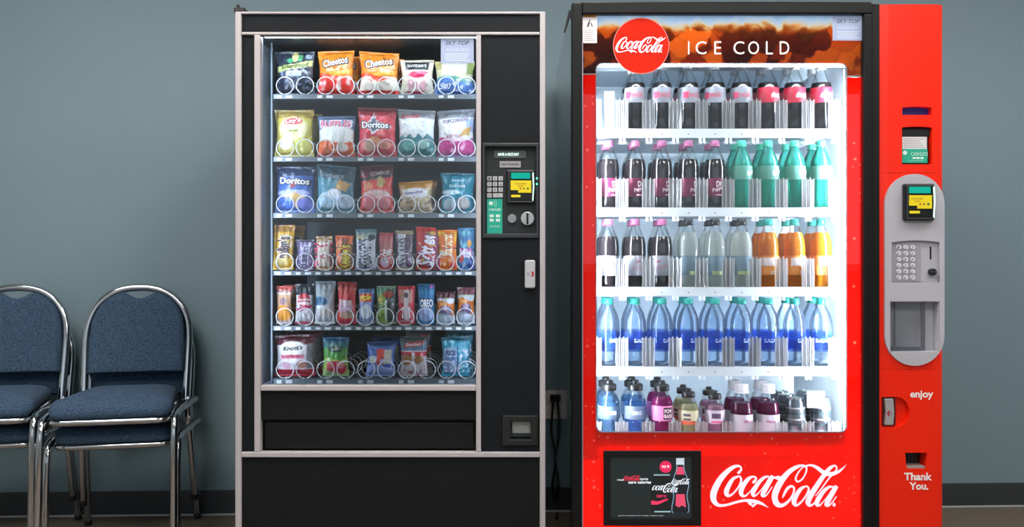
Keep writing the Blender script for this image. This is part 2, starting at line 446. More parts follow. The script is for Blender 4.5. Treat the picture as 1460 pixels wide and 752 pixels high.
    MB().add(vs, fs).build('seat_rim', M_chrome, t, smooth=True, world=False)
    for s in (-1, 1):
        fl = smooth_pts([(s * .196, .186, .398), (s * .214, .180, .412), (s * .2265, .152, .426), (s * .2255, .10, .431), (s * .220, -.05, .432), (s * .215, -.165, .43), (s * .214, -.218, .405), (s * .2145, -.236, .32), (s * .2155, -.245, .15), (s * .217, -.255, .012)], 5)
        lg = MB().tube(fl, 0.0125, 10).build('leg', M_chrome, t, smooth=True, world=False)
        sub(lg, MB().lathe([(.0135, 0), (.0145, .004), (.0145, .02), (.0135, .022)], 14, (s * .217, -.255, 0)).build('foot_cap', M_rubber, smooth=True))
        rl = smooth_pts([(s * .190, .178, .44), (s * .196, .178, .36), (s * .203, .215, .2), (s * .209, .252, .012)], 5)
        lg = MB().tube(rl, 0.0125, 10).build('leg', M_chrome, t, smooth=True, world=False)
        sub(lg, MB().lathe([(.0135, 0), (.0145, .004), (.0145, .02), (.0135, .022)], 14, (s * .209, .252, 0)).build('foot_cap', M_rubber, smooth=True))
    return t
CH = math.radians(12.5)
ch = make_chair('blue tweed chrome stacking chair with floor legs, under the stack nearest the snack machine')
ch['group'] = 'stacked waiting chairs'
RCH = (-1.462, 0.53, 0.0)
STK = (0.066 * math.sin(CH), -0.066 * math.cos(CH), 0.098)
ch.location = RCH; ch.rotation_euler = (0, 0, CH)
dup(ch, (RCH[0] + STK[0], RCH[1] + STK[1], STK[2]), 'blue tweed chrome chair on top of the stack nearest the snack machine', 'stacked waiting chairs')
L = (RCH[0] - .488, RCH[1] - .016, 0)
dup(ch, L, 'blue tweed chrome chair at the bottom of the stack cut by the left edge', 'stacked waiting chairs')
dup(ch, (L[0] + STK[0], L[1] + STK[1], STK[2]), 'blue tweed chrome chair on top of the stack cut by the left edge', 'stacked waiting chairs')

# ================================================================== OUTLET on the wall between the machines
wx = X(788.5, 0.9); wy = wall_y(wx)
M_plate = pm('outlet_plastic', 'f4f4f0', 0.35)
ot = thing('wall_outlet', 'pale wall outlet plate with a black plug between the two vending machines', 'outlet', (wx, wy, Z(576, .93)))
MB().box(wx - .04, wx + .04, wy - .008, wy - .002, Z(597, .93), Z(556, .93)).build('cover_plate', M_plate, ot, bevel=.003)
for zz in (566, 586):
    MB().disc(wx, Z(zz, .93), .017, wy - .011, wy - .008, 20, .014).build('socket', pm('socket_face', 'dcdcd6', .4), ot)
cd = thing('power_cord', 'black power plug and cord hanging from the wall outlet between the machines', 'cord', (wx, wy, 0))
MB().box(wx - .013, wx + .013, wy - .04, wy - .0115, Z(571, .93), Z(561, .93)).build('plug', M_rubber, cd, bevel=.005)
MB().tube(smooth_pts([(wx, wy - .034, Z(571, .93)), (wx - .008, wy - .045, Z(610, .93)), (wx + .012, wy - .04, Z(650, .93)), (wx - .005, wy - .035, Z(690, .93)), (wx + .02, wy - .03, .03), (wx + .01, wy - .12, .006)], 8), .005, 8).build('cable', M_rubber, cd, smooth=True)

# ================================================================== SNACK MACHINE
SX0, SX1, SY0, SY1, SZ1 = X(337), X(777), 0.0, 0.80, Z(18)
M_vinyl = pm('black_vinyl_panel', '0f151b', 0.6, bump=0.4, bscale=420, vary=0.25, vscale=90, spec=0.22)
M_kick = pm('black_kick_panel', '0f1215', 0.65, bump=0.3, bscale=420, vary=0.2, vscale=60, spec=0.25)
M_body = pm('black_cabinet_paint', '1b1d20', 0.4)
M_alu = pm('satin_aluminium', 'bfbabf', 0.42, metal=0.1)
M_inner = pm('dark_grey_liner', '6a767e', 0.6, vary=.08, vscale=8)
M_tray = pm('tray_steel', '70787e', 0.4, metal=0.3)
M_wire = pm('coil_wire', 'e6e8ea', 0.3, metal=0.2)
M_tag = pm('price_tag_card', 'dfe3e6', 0.5)
M_dark = pm('black_plastic', '121416', 0.35)
M_dgrey = pm('dark_grey_plastic', '2d3136', 0.4)
M_glass = clear('window_glass', (0.93, 0.96, 0.97), gloss=1.0, rough=0.0, ior=1.5)
sm = thing('snack_vending_machine', 'black snack vending machine with silver trim and glass front, left of the red drink machine', 'vending machine', (X(557), 0.4, 0))
c = MB()
c.box(SX0 + .004, SX0 + .03, .02, SY1, .05, SZ1 - .004); c.box(SX1 - .03, SX1 - .004, .02, SY1, .05, SZ1 - .004)
c.box(SX0 + .03, SX1 - .03, .02, SY1, SZ1 - .03, SZ1 - .004); c.box(SX0 + .03, SX1 - .03, .02, SY1, .05, .08)
c.box(SX0 + .03, SX1 - .03, SY1 - .02, SY1, .08, SZ1 - .03)
for fx in (SX0 + .06, SX1 - .1):
    for fy in (.08, .7): c.box(fx, fx + .04, fy, fy + .04, 0, .05)
c.build('cabinet', M_body, sm, bevel=.002)
# silver trim
def bar(a, b, cc, d, y0=-.012, y1=.02, name='trim_bar', m=None): return MB().pbox(a, b, cc, d, y0, y1, 0).build(name, m or M_alu, sm, bevel=.0025)
bar(337, 18, 345.5, 870); bar(769.5, 18, 777.5, 870)
bar(345.5, 18, 769.5, 21.3); bar(345.5, 47, 769.5, 51); bar(345.5, 644, 769.5, 651.5)
bar(364, 51, 372.5, 644); bar(679, 51, 686, 644); bar(372.5, 549, 679, 557)
# panels
def panel(a, b, cc, d, name, m, y0=-.004, y1=.02, bev=.0015): return MB().pbox(a, b, cc, d, y0, y1, 0).build(name, m, sm, bevel=bev)
panel(345.5, 21.3, 769.5, 47, 'header_panel', M_vinyl)
panel(345.5, 51, 364, 644, 'side_panel', M_vinyl)
ctrl = panel(686, 51, 769.5, 644, 'control_door', M_vinyl, -.004, .06)
panel(345.5, 651.5, 769.5, 864, 'kick_panel', M_kick)
panel(372.5, 557, 679, 599, 'chute_panel', M_kick, -.002, .02)
fl = MB().pbox(376.5, 603, 675.5, 641, .004, .016, 0).build('delivery_flap', M_kick, sm, bevel=.004)
tm = MB(); text_px(tm, 'PUSH', 540, 624, 90, 22, .0036, bold=.02)
sub(fl, tm.build('embossed_lettering', pm('embossed_black', '121519', .65, bump=.3, bscale=420, spec=.25), None))
MB().pbox(372.5, 599, 679, 644, .03, .04, 0).build('chute_back', M_dark, sm)
# glass
MB().pbox(372.5, 51, 679, 549, .004, .008, 0).build('glass_pane', M_glass, sm)
# interior liner
il = MB()
ix0, ix1, iz0, iz1 = X(357), X(686), Z(556), Z(44)
il.box(ix0 - .01, ix0, .022, .72, iz0, iz1); il.box(ix1, ix1 + .01, .062, .72, iz0, iz1)
il.box(ix0, ix1, .72, .73, iz0, iz1); il.box(ix0, ix1, .022, .72, iz0 - .01, iz0)
il.build('liner', M_inner, sm); MB().box(ix0, ix1, .036, .72, Z(50.5, .036), iz1 + .01).build('liner_top', M_body, sm)
M_tube = emis('snack_light_tube', 'e4efff', 62.0)
M_tube2 = emis('snack_light_tube_dim', 'dbe8ff', 30)
MB().box(X(374), X(678), .024, .034, Z(50), Z(46.5)).build('light_tube', M_tube, sm)
MB().box(X(361), X(368.5), .024, .034, Z(547), Z(60)).build('light_tube', M_tube2, sm)
MB().box(X(681.5), X(685.5), .024, .034, Z(547), Z(60)).build('light_tube', M_tube2, sm)
MB().box(X(387, .13), X(389.3, .13), .122, .13, Z(547, .13), Z(52, .13)).build('tray_rail', pm('rail_steel', '59636a', .4, metal=.4), sm)
# trays
TY = 0.13
LIPS = [(134.8, 141, 2), (224, 230.5, 2), (304.3, 311, 2), (387, 393, 1), (465.5, 471.5, 1), (541, 548, 2)]
COLS5 = [420, 478, 536, 594, 651]; COLS10 = [405.5, 434.2, 462.6, 491.2, 520, 548.8, 577.4, 606, 634.8, 663]
PITCH, RING = 0.074, 0.0288
def coil_mesh(sgn):
    P = []
    for k in range(5):
        y = 0.004 + k * PITCH
        for q in range(25):
            a = -PI / 2 + sgn * (2 * PI * q / 24) * .965
            P.append((RING * math.cos(a), y + .002 * q / 24, RING * math.sin(a) + RING))
    return MB().tube(P, 0.0017, 6)
coil0 = {}
TRAYZ = []
for ti, (a, b, kind) in enumerate(LIPS):
    zt, zb = Z(a, TY), Z(b, TY); TRAYZ.append(zt)
    t = MB(); t.box(X(389.5, TY), X(681, TY), TY, TY + .003, zb, zt + .0008); t.box(X(389.5, TY), X(681, TY), TY + .003, .66, zt - .004, zt)
    cols = COLS5 if kind == 2 else COLS10
    for i in range(len(cols) + 1):      # low dividers between the lanes
        half = 29 if kind == 2 else 14.35
        xx = X((cols[0] - half) if i == 0 else cols[i - 1] + half, TY)
        t.box(xx - .0006, xx + .0006, TY + .02, .64, zt, zt + .003)
    tr = t.build('tray', M_tray, sm)
    for cx in cols:
        for off, sg in (((-14.3, 1), (14.3, -1)) if kind == 2 else ((0, 1),)):
            if sg not in coil0:
                o = coil_mesh(sg).build('coil', M_wire, None, smooth='all'); coil0[sg] = o
            else:
                o = coil0[sg].copy(); COL.objects.link(o)
            o.parent = tr; o.location = (X(cx + off, TY), TY, zt + .0019)
        w = -22 if kind == 2 else -9
        for dx, ww in ((w, 7), (w + 14, 9)):
            g = MB().pbox(cx + dx - ww / 2, a + 1.4, cx + dx + ww / 2, b - 1.0, TY - .0015, TY - .0002, TY).build('price_tag', M_tag, None)
            sub(tr, g)
# stickers
M_stick = pm('sticker_blue', 'a9b9dd', 0.5)
def sticker(parent, a, b, cc, d, y):
    st_ = MB().pbox(a, b, cc, d, y - .0006, y, y).build('sticker', M_stick, parent)
    cx, w, h = (a + cc) / 2, cc - a, d - b
    m = MB(); text_px(m, 'SKY TOP', cx, b + h * .2, w * .74, h * .17, y - .0009, shear=.3, bold=.02)
    sub(st_, m.build('lettering', paint('5a6887'), None))
    m = MB(); text_px(m, 'V E N D I N G', cx, b + h * .47, w * .66, h * .12, y - .0009, bold=.01)
    for k in range(4): m.pbox(cx - w * (.38 - .04 * (k % 2)), b + h * (.62 + .085 * k), cx + w * (.38 - .05 * (k % 3)), b + h * (.655 + .085 * k), y - .0009, y - .0007, y)
    sub(st_, m.build('lettering', paint('d3def2'), None))
sticker(sm, 628.5, 54, 675.5, 90, .0035)
# small hinge at the top left corner
h = MB(); h.box(X(334), X(349), -.006, .03, Z(18), Z(11.5)); h.prism([(X(338), Z(11.5)), (X(358), Z(17.9)), (X(338), Z(17.9))], -.004, .02); h.lathe([(.006, 0), (.006, .012)], 12, (X(338.5), .008, Z(11.5)))
h.build('top_hinge', M_dark, sm, bevel=.001)
# control panel recess
cut(ctrl, MB().pbox(690, 207, 766, 336, -.05, .022, -.004))
rec = MB(); rec.ring([(X(q[0]), Z(q[1])) for q in ((688, 340), (768, 340), (768, 204.5), (688, 204.5))], [(X(q[0]), Z(q[1])) for q in ((691.5, 333.5), (764.5, 333.5), (764.5, 209.5), (691.5, 209.5))], -.010, .021)
rec.build('control_bezel', M_dgrey, sm, bevel=.002)
cb = MB().pbox(690, 207, 766, 336, .014, .022, 0).build('control_plate', pm('control_plate_black', '1e2226', .45), sm)
CY = .014
def cp(a, b, cc, d, name, m, y0, par=None, bev=0.0, y1=CY): return MB().pbox(a, b, cc, d, y0, y1, y0).build(name, m, par or sm, bevel=bev)
ds = cp(704.5, 215, 750, 225.5, 'display', pm('display_dark', '54605f', .3), .010)
m = MB(); text_px(m, 'HAVE A NICE DAY', 725, 220.2, 30, 4.2, .0095, bold=.03); sub(ds, m.build('lit_lettering', emis('lcd_text', 'dffff4', 1.6), None))
bp_ = cp(712.5, 230, 742.5, 239, 'brand_plate', pm('brand_plate_grey', 'a7a6ab', .4), .011)
m = MB(); text_px(m, 'NATIONAL', 727.5, 234.5, 26, 3.6, .0107, bold=.03); sub(bp_, m.build('lettering', paint('3a3f48'), None))
M_key = pm('key_grey', 'b9bcc0', .4); kk = paint('24282d')
for r in range(4):
    for q in range(3):
        if r == 3 and q == 2: continue
        a = 694.5 + q * 8.1; b = 251.5 + r * 8.1; e = 14.3 if r == 3 and q == 1 else 6.3
        ky = cp(a, b, a + e, b + 6.2, 'key', M_key, .009, None, .0012)
        m = MB(); text_px(m, ['123', '456', '789', '0*'][r][q], a + e / 2, b + 3.1, 2.2, 3.4, .0086); sub(ky, m.build('numeral', kk, None))
tsk = cp(694.5, 283.5, 716.2, 333, 'payment_sticker', paint('21b39a'), .0132)
m = MB(); m.disc(X(700, .013), Z(290, .013), S(3), .0127, .0131, 16)
for q in range(2): m.tube([(X(703 + 2.5 * q + 2 * math.cos(a), .0128), .0128, Z(290 - 5 * math.sin(a) * (1 + .3 * q), .0128)) for a in [(-1 + k / 4) for k in range(9)]], .0006, 5)
text_px(m, 'CASHLESS', 705.5, 299, 17, 3.2, .0127, bold=.02)
for q in range(2):
    for r in range(2): m.pbox(698 + q * 9, 306 + r * 6.2, 704 + q * 9, 310 + r * 6.2, .0126, .0131, .013)
text_px(m, 'ACCEPTED', 705.5, 323, 15, 2.4, .0127)
sub(tsk, m.build('lettering', paint('d8f5ee'), None))
# card reader (shared design, used on both machines)
M_teal = emis('reader_screen', '23d0b4', .75); M_yel = paint('ecd81c', .4); M_led = emis('green_led', '52ffae', 3.0); M_ledw = emis('white_green_led', 'c9ffe6', 2.2)
def reader(par, a, b, cc, d, y):
    w, h = cc - a, d - b
    P = lambda u, v: (X(a + u * w, y), Z(b + v * h, y))
    body = MB().prism([P(.03, 0), P(.97, 0), P(1, .04), P(1, .97), P(.97, 1), P(.03, 1), P(0, .97), P(0, .03)], y - .012, y)
    bo = body.build('card_reader', M_dark, par, bevel=.003)
    fr = MB().ring([P(.07, .05), P(.95, .05), P(.95, .97), P(.07, .97)], [P(.13, .08), P(.9, .08), P(.9, .93), P(.13, .93)], y - .017, y - .011)
    sub(bo, fr.build('reader_frame', M_dgrey, None, bevel=.001))
    sub(bo, MB().pbox(a + w * .17, b + h * .09, a + w * .84, b + h * .26, y - .0165, y - .012, y).build('reader_screen', M_teal, None))
    yl = MB().prism([P(.15, .32), P(.88, .32), P(.88, .68), P(.42, .68), P(.42, .6), P(.15, .6)], y - .0175, y - .012).build('reader_label', M_yel, None); sub(bo, yl)
    m = MB(); yy = y - .0179
    text_px(m, 'TAP OR INSERT', a + w * .5, b + h * .40, w * .42, h * .05, yy); text_px(m, 'CARD', a + w * .5, b + h * .47, w * .2, h * .05, yy)
    m.disc(*P(.62, .56), S(w * .035), yy, yy + .0003, 12)
    sub(yl, m.build('lettering', paint('9a6a10'), None))
    m = MB().disc(*P(.76, .56), S(w * .04), yy, yy + .0003, 12); sub(yl, m.build('print_dot', paint('1e7a3c'), None))
    m = MB().disc(*P(.5, .56), S(w * .03), yy, yy + .0003, 12); sub(yl, m.build('print_dot', paint('c8452a'), None))
    sub(bo, MB().pbox(a + w * .17, b + h * .74, a + w * .5, b + h * .81, y - .016, y - .012, y).build('reader_label', M_yel, None))
    sub(bo, MB().pbox(a + w * .15, b + h * .84, a + w * .86, b + h * .91, y - .0155, y - .012, y).build('card_slot', pm('slot_black', '050505', .3), None))
    sub(bo, MB().prism([P(.92, .1), P(.965, .08), P(.985, .5), P(.95, .93), P(.92, .9), P(.945, .5)], y - .0185, y - .0115).build('light_bar', M_ledw, None))
    return bo
reader(sm, 722, 243, 762, 291, .012)
for zz in (255, 263): MB().disc(X(765.3), Z(zz), S(1.4), -.0118, -.009, 12).build('status_light', M_led, sm)
MB().disc(X(730, .01), Z(312, .01), S(6.3), .006, CY, 24).build('coin_button', pm('button_steel', '93979b', .35, metal=.5), sm, bevel=.001)
kn = MB().disc(X(752, .01), Z(312, .01), S(9.6), -.002, CY, 28).build('coin_knob', pm('knob_steel', 'b4b8bb', .3, metal=.5), sm, bevel=.002)
m = MB().pbox(750.5, 304, 753.5, 320, -.0028, -.0018, 0); sub(kn, m.build('coin_slot', pm('slot_dark', '111111', .5), None))
# lock handle with a small red mark
hd = MB().prism(prrect(748, 371, 763, 411, 3, 0), -.024, -.004).build('lock_handle', pm('handle_silver', 'c2c5cb', .35, metal=.2), sm, bevel=.004)
m = MB(); P = []
for k in range(13): a = -PI / 2 + PI * k / 12; P.append((X(757) + S(4.2) * math.cos(a), Z(391) + S(4.2) * math.sin(a)))
P.append((X(758.3), Z(391)))
m.prism(P, -.0245, -.0241); sub(hd, m.build('red_mark', paint('b3202c'), None))
m = MB(); text_px(m, 'E', 753.6, 391, 3, 4, -.0243); sub(hd, m.build('mark_lettering', paint('504a78'), None))
# coin return
cut(ctrl, MB().pbox(727, 600, 758, 627, -.05, .045, -.004))
cr = MB().ring([(X(q[0]), Z(q[1])) for q in ((716, 635), (766.5, 635), (766.5, 592), (716, 592))], [(X(q[0]), Z(q[1])) for q in ((728, 626), (757, 626), (757, 601), (728, 601))], -.012, -.003).build('coin_return_bezel', pm('bezel_black', '1d1f21', .4), sm, bevel=.003)
m = MB(); m.pbox(727, 600, 758, 627, .035, .04, 0)
sub(cr, m.build('coin_cup', pm('cup_steel', '8d9292', .45, metal=.4), None))
sub(cr, MB().pbox(730, 602, 757, 619, .006, .01, 0).build('return_flap', pm('flap_steel', 'a6aaa8', .35, metal=.3), None, bevel=.002))
# ================================================================== SNACK PACKS
M_foil = attrmat('printed_foil', 0.26, 0.6, 48, coat=.3)
M_film = attrmat('printed_film', 0.35, 0.3, 80, coat=.1)
def mixc(a, b, t): return tuple(a[i] + (b[i] - a[i]) * t for i in range(3))
def inpoly(P, u, v):
    r = False; n = len(P)
    for i in range(n):
        x1, y1 = P[i]; x2, y2 = P[(i + 1) % n]
        if (y1 > v) != (y2 > v) and u < (x2 - x1) * (v - y1) / (y2 - y1) + x1: r = not r
    return r
def paintfn(layers, seed):
    L = []
    for l in layers:
        L.append(tuple(rgb(q) if isinstance(q, str) and q[0] == '#' else q for q in l))
    def f(u, v):
        c = (0.5, 0.5, 0.5)
        for l in L:
            k = l[0]
            if k == 'f': c = l[1]
            elif k == 'r':
                if l[1] <= u <= l[2] and l[3] <= v <= l[4]: c = l[5]
            elif k == 'g':      # printed blend between two heights
                if l[1] <= v <= l[2]: c = mixc(l[3], l[4], (v - l[1]) / (l[2] - l[1]))
            elif k == 'e':
                q = ((u - l[1]) / l[3]) ** 2 + ((v - l[2]) / l[4]) ** 2
                if q < 1: c = mixc(c, l[5], min(1, (1 - q) * 4))
            elif k == 'p':
                if inpoly(l[1], u, v): c = l[2]
            elif k == 'w':      # wavy upper edge: fill below v0 + amp*sin
                if v < l[1] + l[2] * math.sin(l[3] * u + l[4]): c = l[5]
            elif k == 'n':      # printed mottled picture
                n = noise.noise(Vector((u * l[1] + seed, v * l[1] * 1.2, seed * 1.7)))
                if l[4] <= v <= l[5]: c = mixc(c, l[3], max(0, min(1, n * 2.2 + l[2])))
        return c
    return f
def pouch(name, label, cat, group, tray, a, cc, top, layers, texts=(), T=0.022, tilt=0.0, bottom=None, mat=None, seal=(0.05, 0.055), lean=0.0, flare=0.10, topcol=None, botcol=None, slot=0, crimp=True, skew=0.0):
    """a filled pouch standing on a tray; a, cc, top in photo pixels at its own depth"""
    y = TY + .004 + PITCH * (.5 + slot)
    seed = random.random() * 40
    zb = TRAYZ[tray] + .0045
    cx = (X(a, y) + X(cc, y)) / 2
    hw = (X(cc, y) - X(a, y)) / 2
    H = max(.03, Z(top, y) - zb)
    root = thing(name, label, cat, (cx, y, zb), group)
    pf = paintfn(layers, seed)
    sb, stp = seal
    def surf(u, v, side, off=0.0):      # u -1..1, v 0..1
        e = math.sin(PI * min(1, max(0, (v - sb) / (1 - sb - stp)))) if sb < v < 1 - stp else 0.0
        wid = hw * (1 - flare * e)
        body = max(0.0, 1 - abs(u) ** 2.6) ** .75
        t = T * body * e ** .55 * (1.12 - .3 * v)
        ridge = 0.0
        d = min(v - sb, 1 - stp - v)
        if d > 0:
            ridge = .0034 * math.sin(u * 11 + seed) * math.exp(-d * 9) * min(1, d * 20)
            ridge += .0052 * e * body * noise.noise(Vector((u * 2.2 + seed, v * 3.1, seed)))
            ridge += .0030 * e * body * noise.noise(Vector((u * 5 + seed, v * 7, seed + 9)))
        else:
            t = .0007 if not crimp else .0009 + .0005 * math.sin(v * H * 2200)
        x = u * wid + skew * (v - .3) * hw; z = v * H + tilt * u * hw * (v if tilt else 0)
        yy = side * (t + ridge * (1 if side < 0 else .6)) + lean * v * H + (.003 * math.sin(u * 3 + seed) * (1 if v > 1 - stp else 0))
        return (x, yy + side * off - 0, z)
    nu, nv = 26, 38
    def grid(v0, v1, nv, name, both=True, par=None):
        m = MB(); vs = []; fs = []; cs = []
        for side in (-1, 1):
            for j in range(nv + 1):
                v = v0 + (v1 - v0) * j / nv
                for i in range(nu + 1):
                    u = -1 + 2 * i / nu
                    vs.append(surf(u, v, side)); cs.append(pf((u + 1) / 2, v))
        W = nu + 1; Hn = W * (nv + 1)
        for j in range(nv):
            for i in range(nu):
                q = j * W + i
                fs.append((q, q + 1, q + W + 1, q + W)); fs.append((Hn + q, Hn + q + W, Hn + q + W + 1, Hn + q + 1))
        for j in range(nv):
            q = j * W; fs.append((q, q + W, Hn + q + W, Hn + q)); q += nu; fs.append((q, Hn + q, Hn + q + W, q + W))
        for i in range(nu):
            q = i; fs.append((q, Hn + q, Hn + q + 1, q + 1)); q = nv * W + i; fs.append((q, q + 1, Hn + q + 1, Hn + q))
        m.add(vs, fs); m.c = cs
        return m.build(name, mat or M_foil, root, smooth=True, world=False)
    w = grid(sb, 1 - stp, nv, 'wrapper')
    grid(0.0, sb, 2, 'bottom_seal'); grid(1 - stp, 1.0, 3, 'top_seal')
    for q in texts:
        s, u, v, tw, th, col = q[:6]; kw = q[6] if len(q) > 6 else {}
        vert = kw.get('rot', 0)
        fn = lambda p, r, o=.0016: surf((p / hw), r / H, -1, o)
        asp = H / (2 * hw)
        if kw.get('edge'):
            m = MB(); put_text(m, s, (u * 2 - 1) * hw, v * H, tw * 2 * hw * 1.09, th * H * 1.3, lambda p, r: fn(p, r, .0009), rot=vert, bold=.07, shear=kw.get('shear', 0))
            m.build('logo_outline', paint(kw['edge']), root, world=False)
        m = MB(); put_text(m, s, (u * 2 - 1) * hw, v * H, tw * 2 * hw, th * H, fn, rot=vert, bold=kw.get('bold', .02), shear=kw.get('shear', 0))
        m.build('logo_lettering', paint(col), root, world=False)
    PACKS[label] = (root, y); return root
PACKS = {}
R90 = PI / 2
chip = 'chip bag'
g1, g2, g3 = 'chip bags on the top snack tray', 'chip bags on the second snack tray', 'chip bags on the third snack tray'
g4, g5, g6 = 'candy packs on the fourth snack tray', 'narrow snack packs on the fifth snack tray', 'snack bags on the bottom snack tray'
# ---- top tray
pouch('popcorn_bag', 'black popcorn bag with yellow-green name band, first on the top snack tray', chip, g1, 0, 393, 449, 74,
      [('f', '#2b3240'), ('n', 9, -.35, '#7d8aa0', 0, .55), ('p', [(0, .50), (.35, .56), (1, .66), (1, .80), (.5, .70), (0, .64)], '#cfd98a'), ('e', .52, .86, .09, .13, '#d9cf86'), ('e', .40, .78, .1, .06, '#4fae7c'), ('e', .66, .84, .07, .09, '#5fae72'), ('e', .86, .88, .09, .06, '#9aa5b4'), ('r', .3, .72, .42, .53, '#aab3bd')],
      [('Smartfood', .52, .655, .76, .1, '4b5a24', {'rot': .12, 'shear': .2})], T=.024)
for a, cc, tp, lb, pct in ((453, 505, 73, 'orange puffed corn snack bag with red lower half, second on the top snack tray', '#ef3b34'), (512, 569, 75, 'orange puffed corn snack bag with pale lower half, third on the top snack tray', '#f2e7d6')):
    pouch('corn_puff_bag', lb, chip, g1, 0, a, cc, tp,
          [('f', '#f08a25'), ('p', [(0, .42), (1, .58), (1, .48), (0, .34)], '#f2b23a'), ('w', .44, .04, 5, 1, '#ec4a2c'), ('w', .34, .05, 6, 2, pct), ('n', 7, -.2, '#fff1e4', .08, .42), ('r', 0, 1, 0, .1, '#e23330')],
          [('Cheetos', .5, .74, .72, .17, 'fff8ee', {'rot': .18, 'edge': '141416', 'bold': .02})], T=.025, tilt=.04 if a < 500 else -.06, skew=.02)
pouch('pretzel_bag', 'cream pretzel bag with black name panel, fourth on the top snack tray', chip, g1, 0, 571, 619, 86,
      [('f', '#d8cfb8'), ('r', .14, .88, .70, .93, '#2c3036'), ('e', .5, .56, .3, .1, '#d82a5c'), ('e', .66, .62, .22, .05, '#e4607e'), ('r', .2, .8, .12, .42, '#e6b3bb'), ('n', 8, -.3, '#f7eee2', .1, .5), ('r', .2, .7, .05, .11, '#d84a62')],
      [("SNYDER'S", .5, .815, .6, .09, 'e9e6da')], T=.022)
pouch('pretzel_mix_bag', 'tan and blue snack bag behind the pale card sticker, fifth on the top snack tray', chip, g1, 0, 620, 677, 88,
      [('f', '#c9bf9a'), ('r', .18, .82, .62, .98, '#d5d2bd'), ('r', 0, .16, .74, 1, '#b0a468'), ('r', .84, 1, .6, 1, '#8f9c55'), ('w', .5, .06, 5, 0, '#5f9a8c'), ('w', .42, .07, 5, .6, '#5d82c2'), ('n', 8, -.25, '#e3ebf2', .1, .46)],
      [('Snyo', .34, .27, .5, .2, 'eef2fa', {'rot': .2, 'shear': .3})], T=.023)
# ---- second tray
pouch('potato_chip_bag', 'olive yellow potato chip bag, first on the second snack tray', chip, g2, 1, 392, 448, 157,
      [('f', '#c9b955'), ('r', 0, 1, .82, 1, '#a98f3c'), ('e', .5, .58, .42, .28, '#eee9b0'), ('e', .5, .74, .27, .08, '#d23a48'), ('n', 6, -.3, '#e8e08a', .1, .5), ('e', .3, .28, .2, .14, '#e9dcd2'), ('e', .72, .24, .24, .16, '#dcd878')],
      [("Lay's", .5, .75, .42, .12, 'fff3e0', {'rot': .1, 'edge': 'c0303e', 'bold': .03}), ('Classic', .48, .55, .34, .06, '8c9a3a', {'shear': .3})], T=.025)
pouch('ridged_chip_bag', 'ridged potato chip bag in slate, white and orange, second on the second snack tray', chip, g2, 1, 453, 507, 166,
      [('f', '#6f86a5'), ('e', .5, .5, .62, .28, '#f1f0ea'), ('w', .36, .03, 7, 0, '#e8672c'), ('n', 8, -.35, '#f7c7a0', .08, .36), ('e', .7, .22, .16, .1, '#f3e9dd'), ('r', 0, 1, 0, .06, '#c7413a')],
      [('RUFFLES', .5, .8, .82, .15, 'd94a68', {'edge': 'efe6ee', 'bold': .02})], T=.025)
pouch('tortilla_chip_bag', 'red tortilla chip bag with white star burst name, third on the second snack tray', chip, g2, 1, 510, 566, 154,
      [('f', '#d93a49'), ('r', 0, 1, .9, 1, '#8e2a35'), ('p', [(.1, .62), (.32, .72), (.42, .88), (.52, .72), (.95, .6), (.55, .52), (.4, .42), (.32, .54)], '#e9e0e4'), ('p', [(.16, .63), (.34, .7), (.42, .82), (.5, .7), (.86, .61), (.53, .55), (.41, .47), (.34, .56)], '#5a5f74'), ('e', .45, .3, .2, .1, '#f0b27a'), ('e', .3, .22, .16, .12, '#f3cdb4'), ('e', .72, .24, .18, .1, '#f2a08e'), ('n', 6, -.4, '#f37a7c', .05, .9)],
      [('Doritos', .46, .635, .74, .13, 'ffffff', {'edge': '20242c', 'bold': .03})], T=.026, tilt=-.03)
pouch('kettle_chip_bag', 'white over teal kettle chip bag, fourth on the second snack tray', chip, g2, 1, 567, 621, 157,
      [('f', '#2f8f88'), ('w', .42, .025, 17, 0, '#23807c'), ('r', 0, 1, .40, .82, '#eef1ee'), ('r', 0, 1, .82, 1, '#a9aeb4'), ('p', [(0, .38), (.1, .47), (.2, .38), (.32, .48), (.44, .37), (.58, .49), (.7, .39), (.84, .5), (1, .38), (1, .3), (0, .3)], '#3a7f86'), ('e', .3, .24, .2, .12, '#79c2b8'), ('e', .7, .26, .18, .1, '#a8d4cc')],
      [('Boulder', .36, .86, .52, .1, 'c8485a', {'rot': .08})], T=.025, tilt=-.05)
pouch('puffed_snack_bag', 'white over magenta snack bag, fifth on the second snack tray', chip, g2, 1, 623, 677, 157,
      [('f', '#efece8'), ('r', 0, 1, .82, 1, '#8f949c'), ('r', .8, 1, .5, .8, '#a9bde0'), ('p', [(.62, .42), (.78, .6), (.95, .62), (.9, .44)], '#d2a04c'), ('w', .36, .05, 6, 1, '#d0458c'), ('n', 7, -.3, '#f2a6cc', .06, .36), ('r', 0, 1, 0, .05, '#8c5a9c')],
      [('POPCORNERS', .5, .76, .7, .08, '6b5a88', {'rot': .08}), ('KETTLE', .45, .42, .4, .06, 'b4437f')], T=.026, tilt=.06)
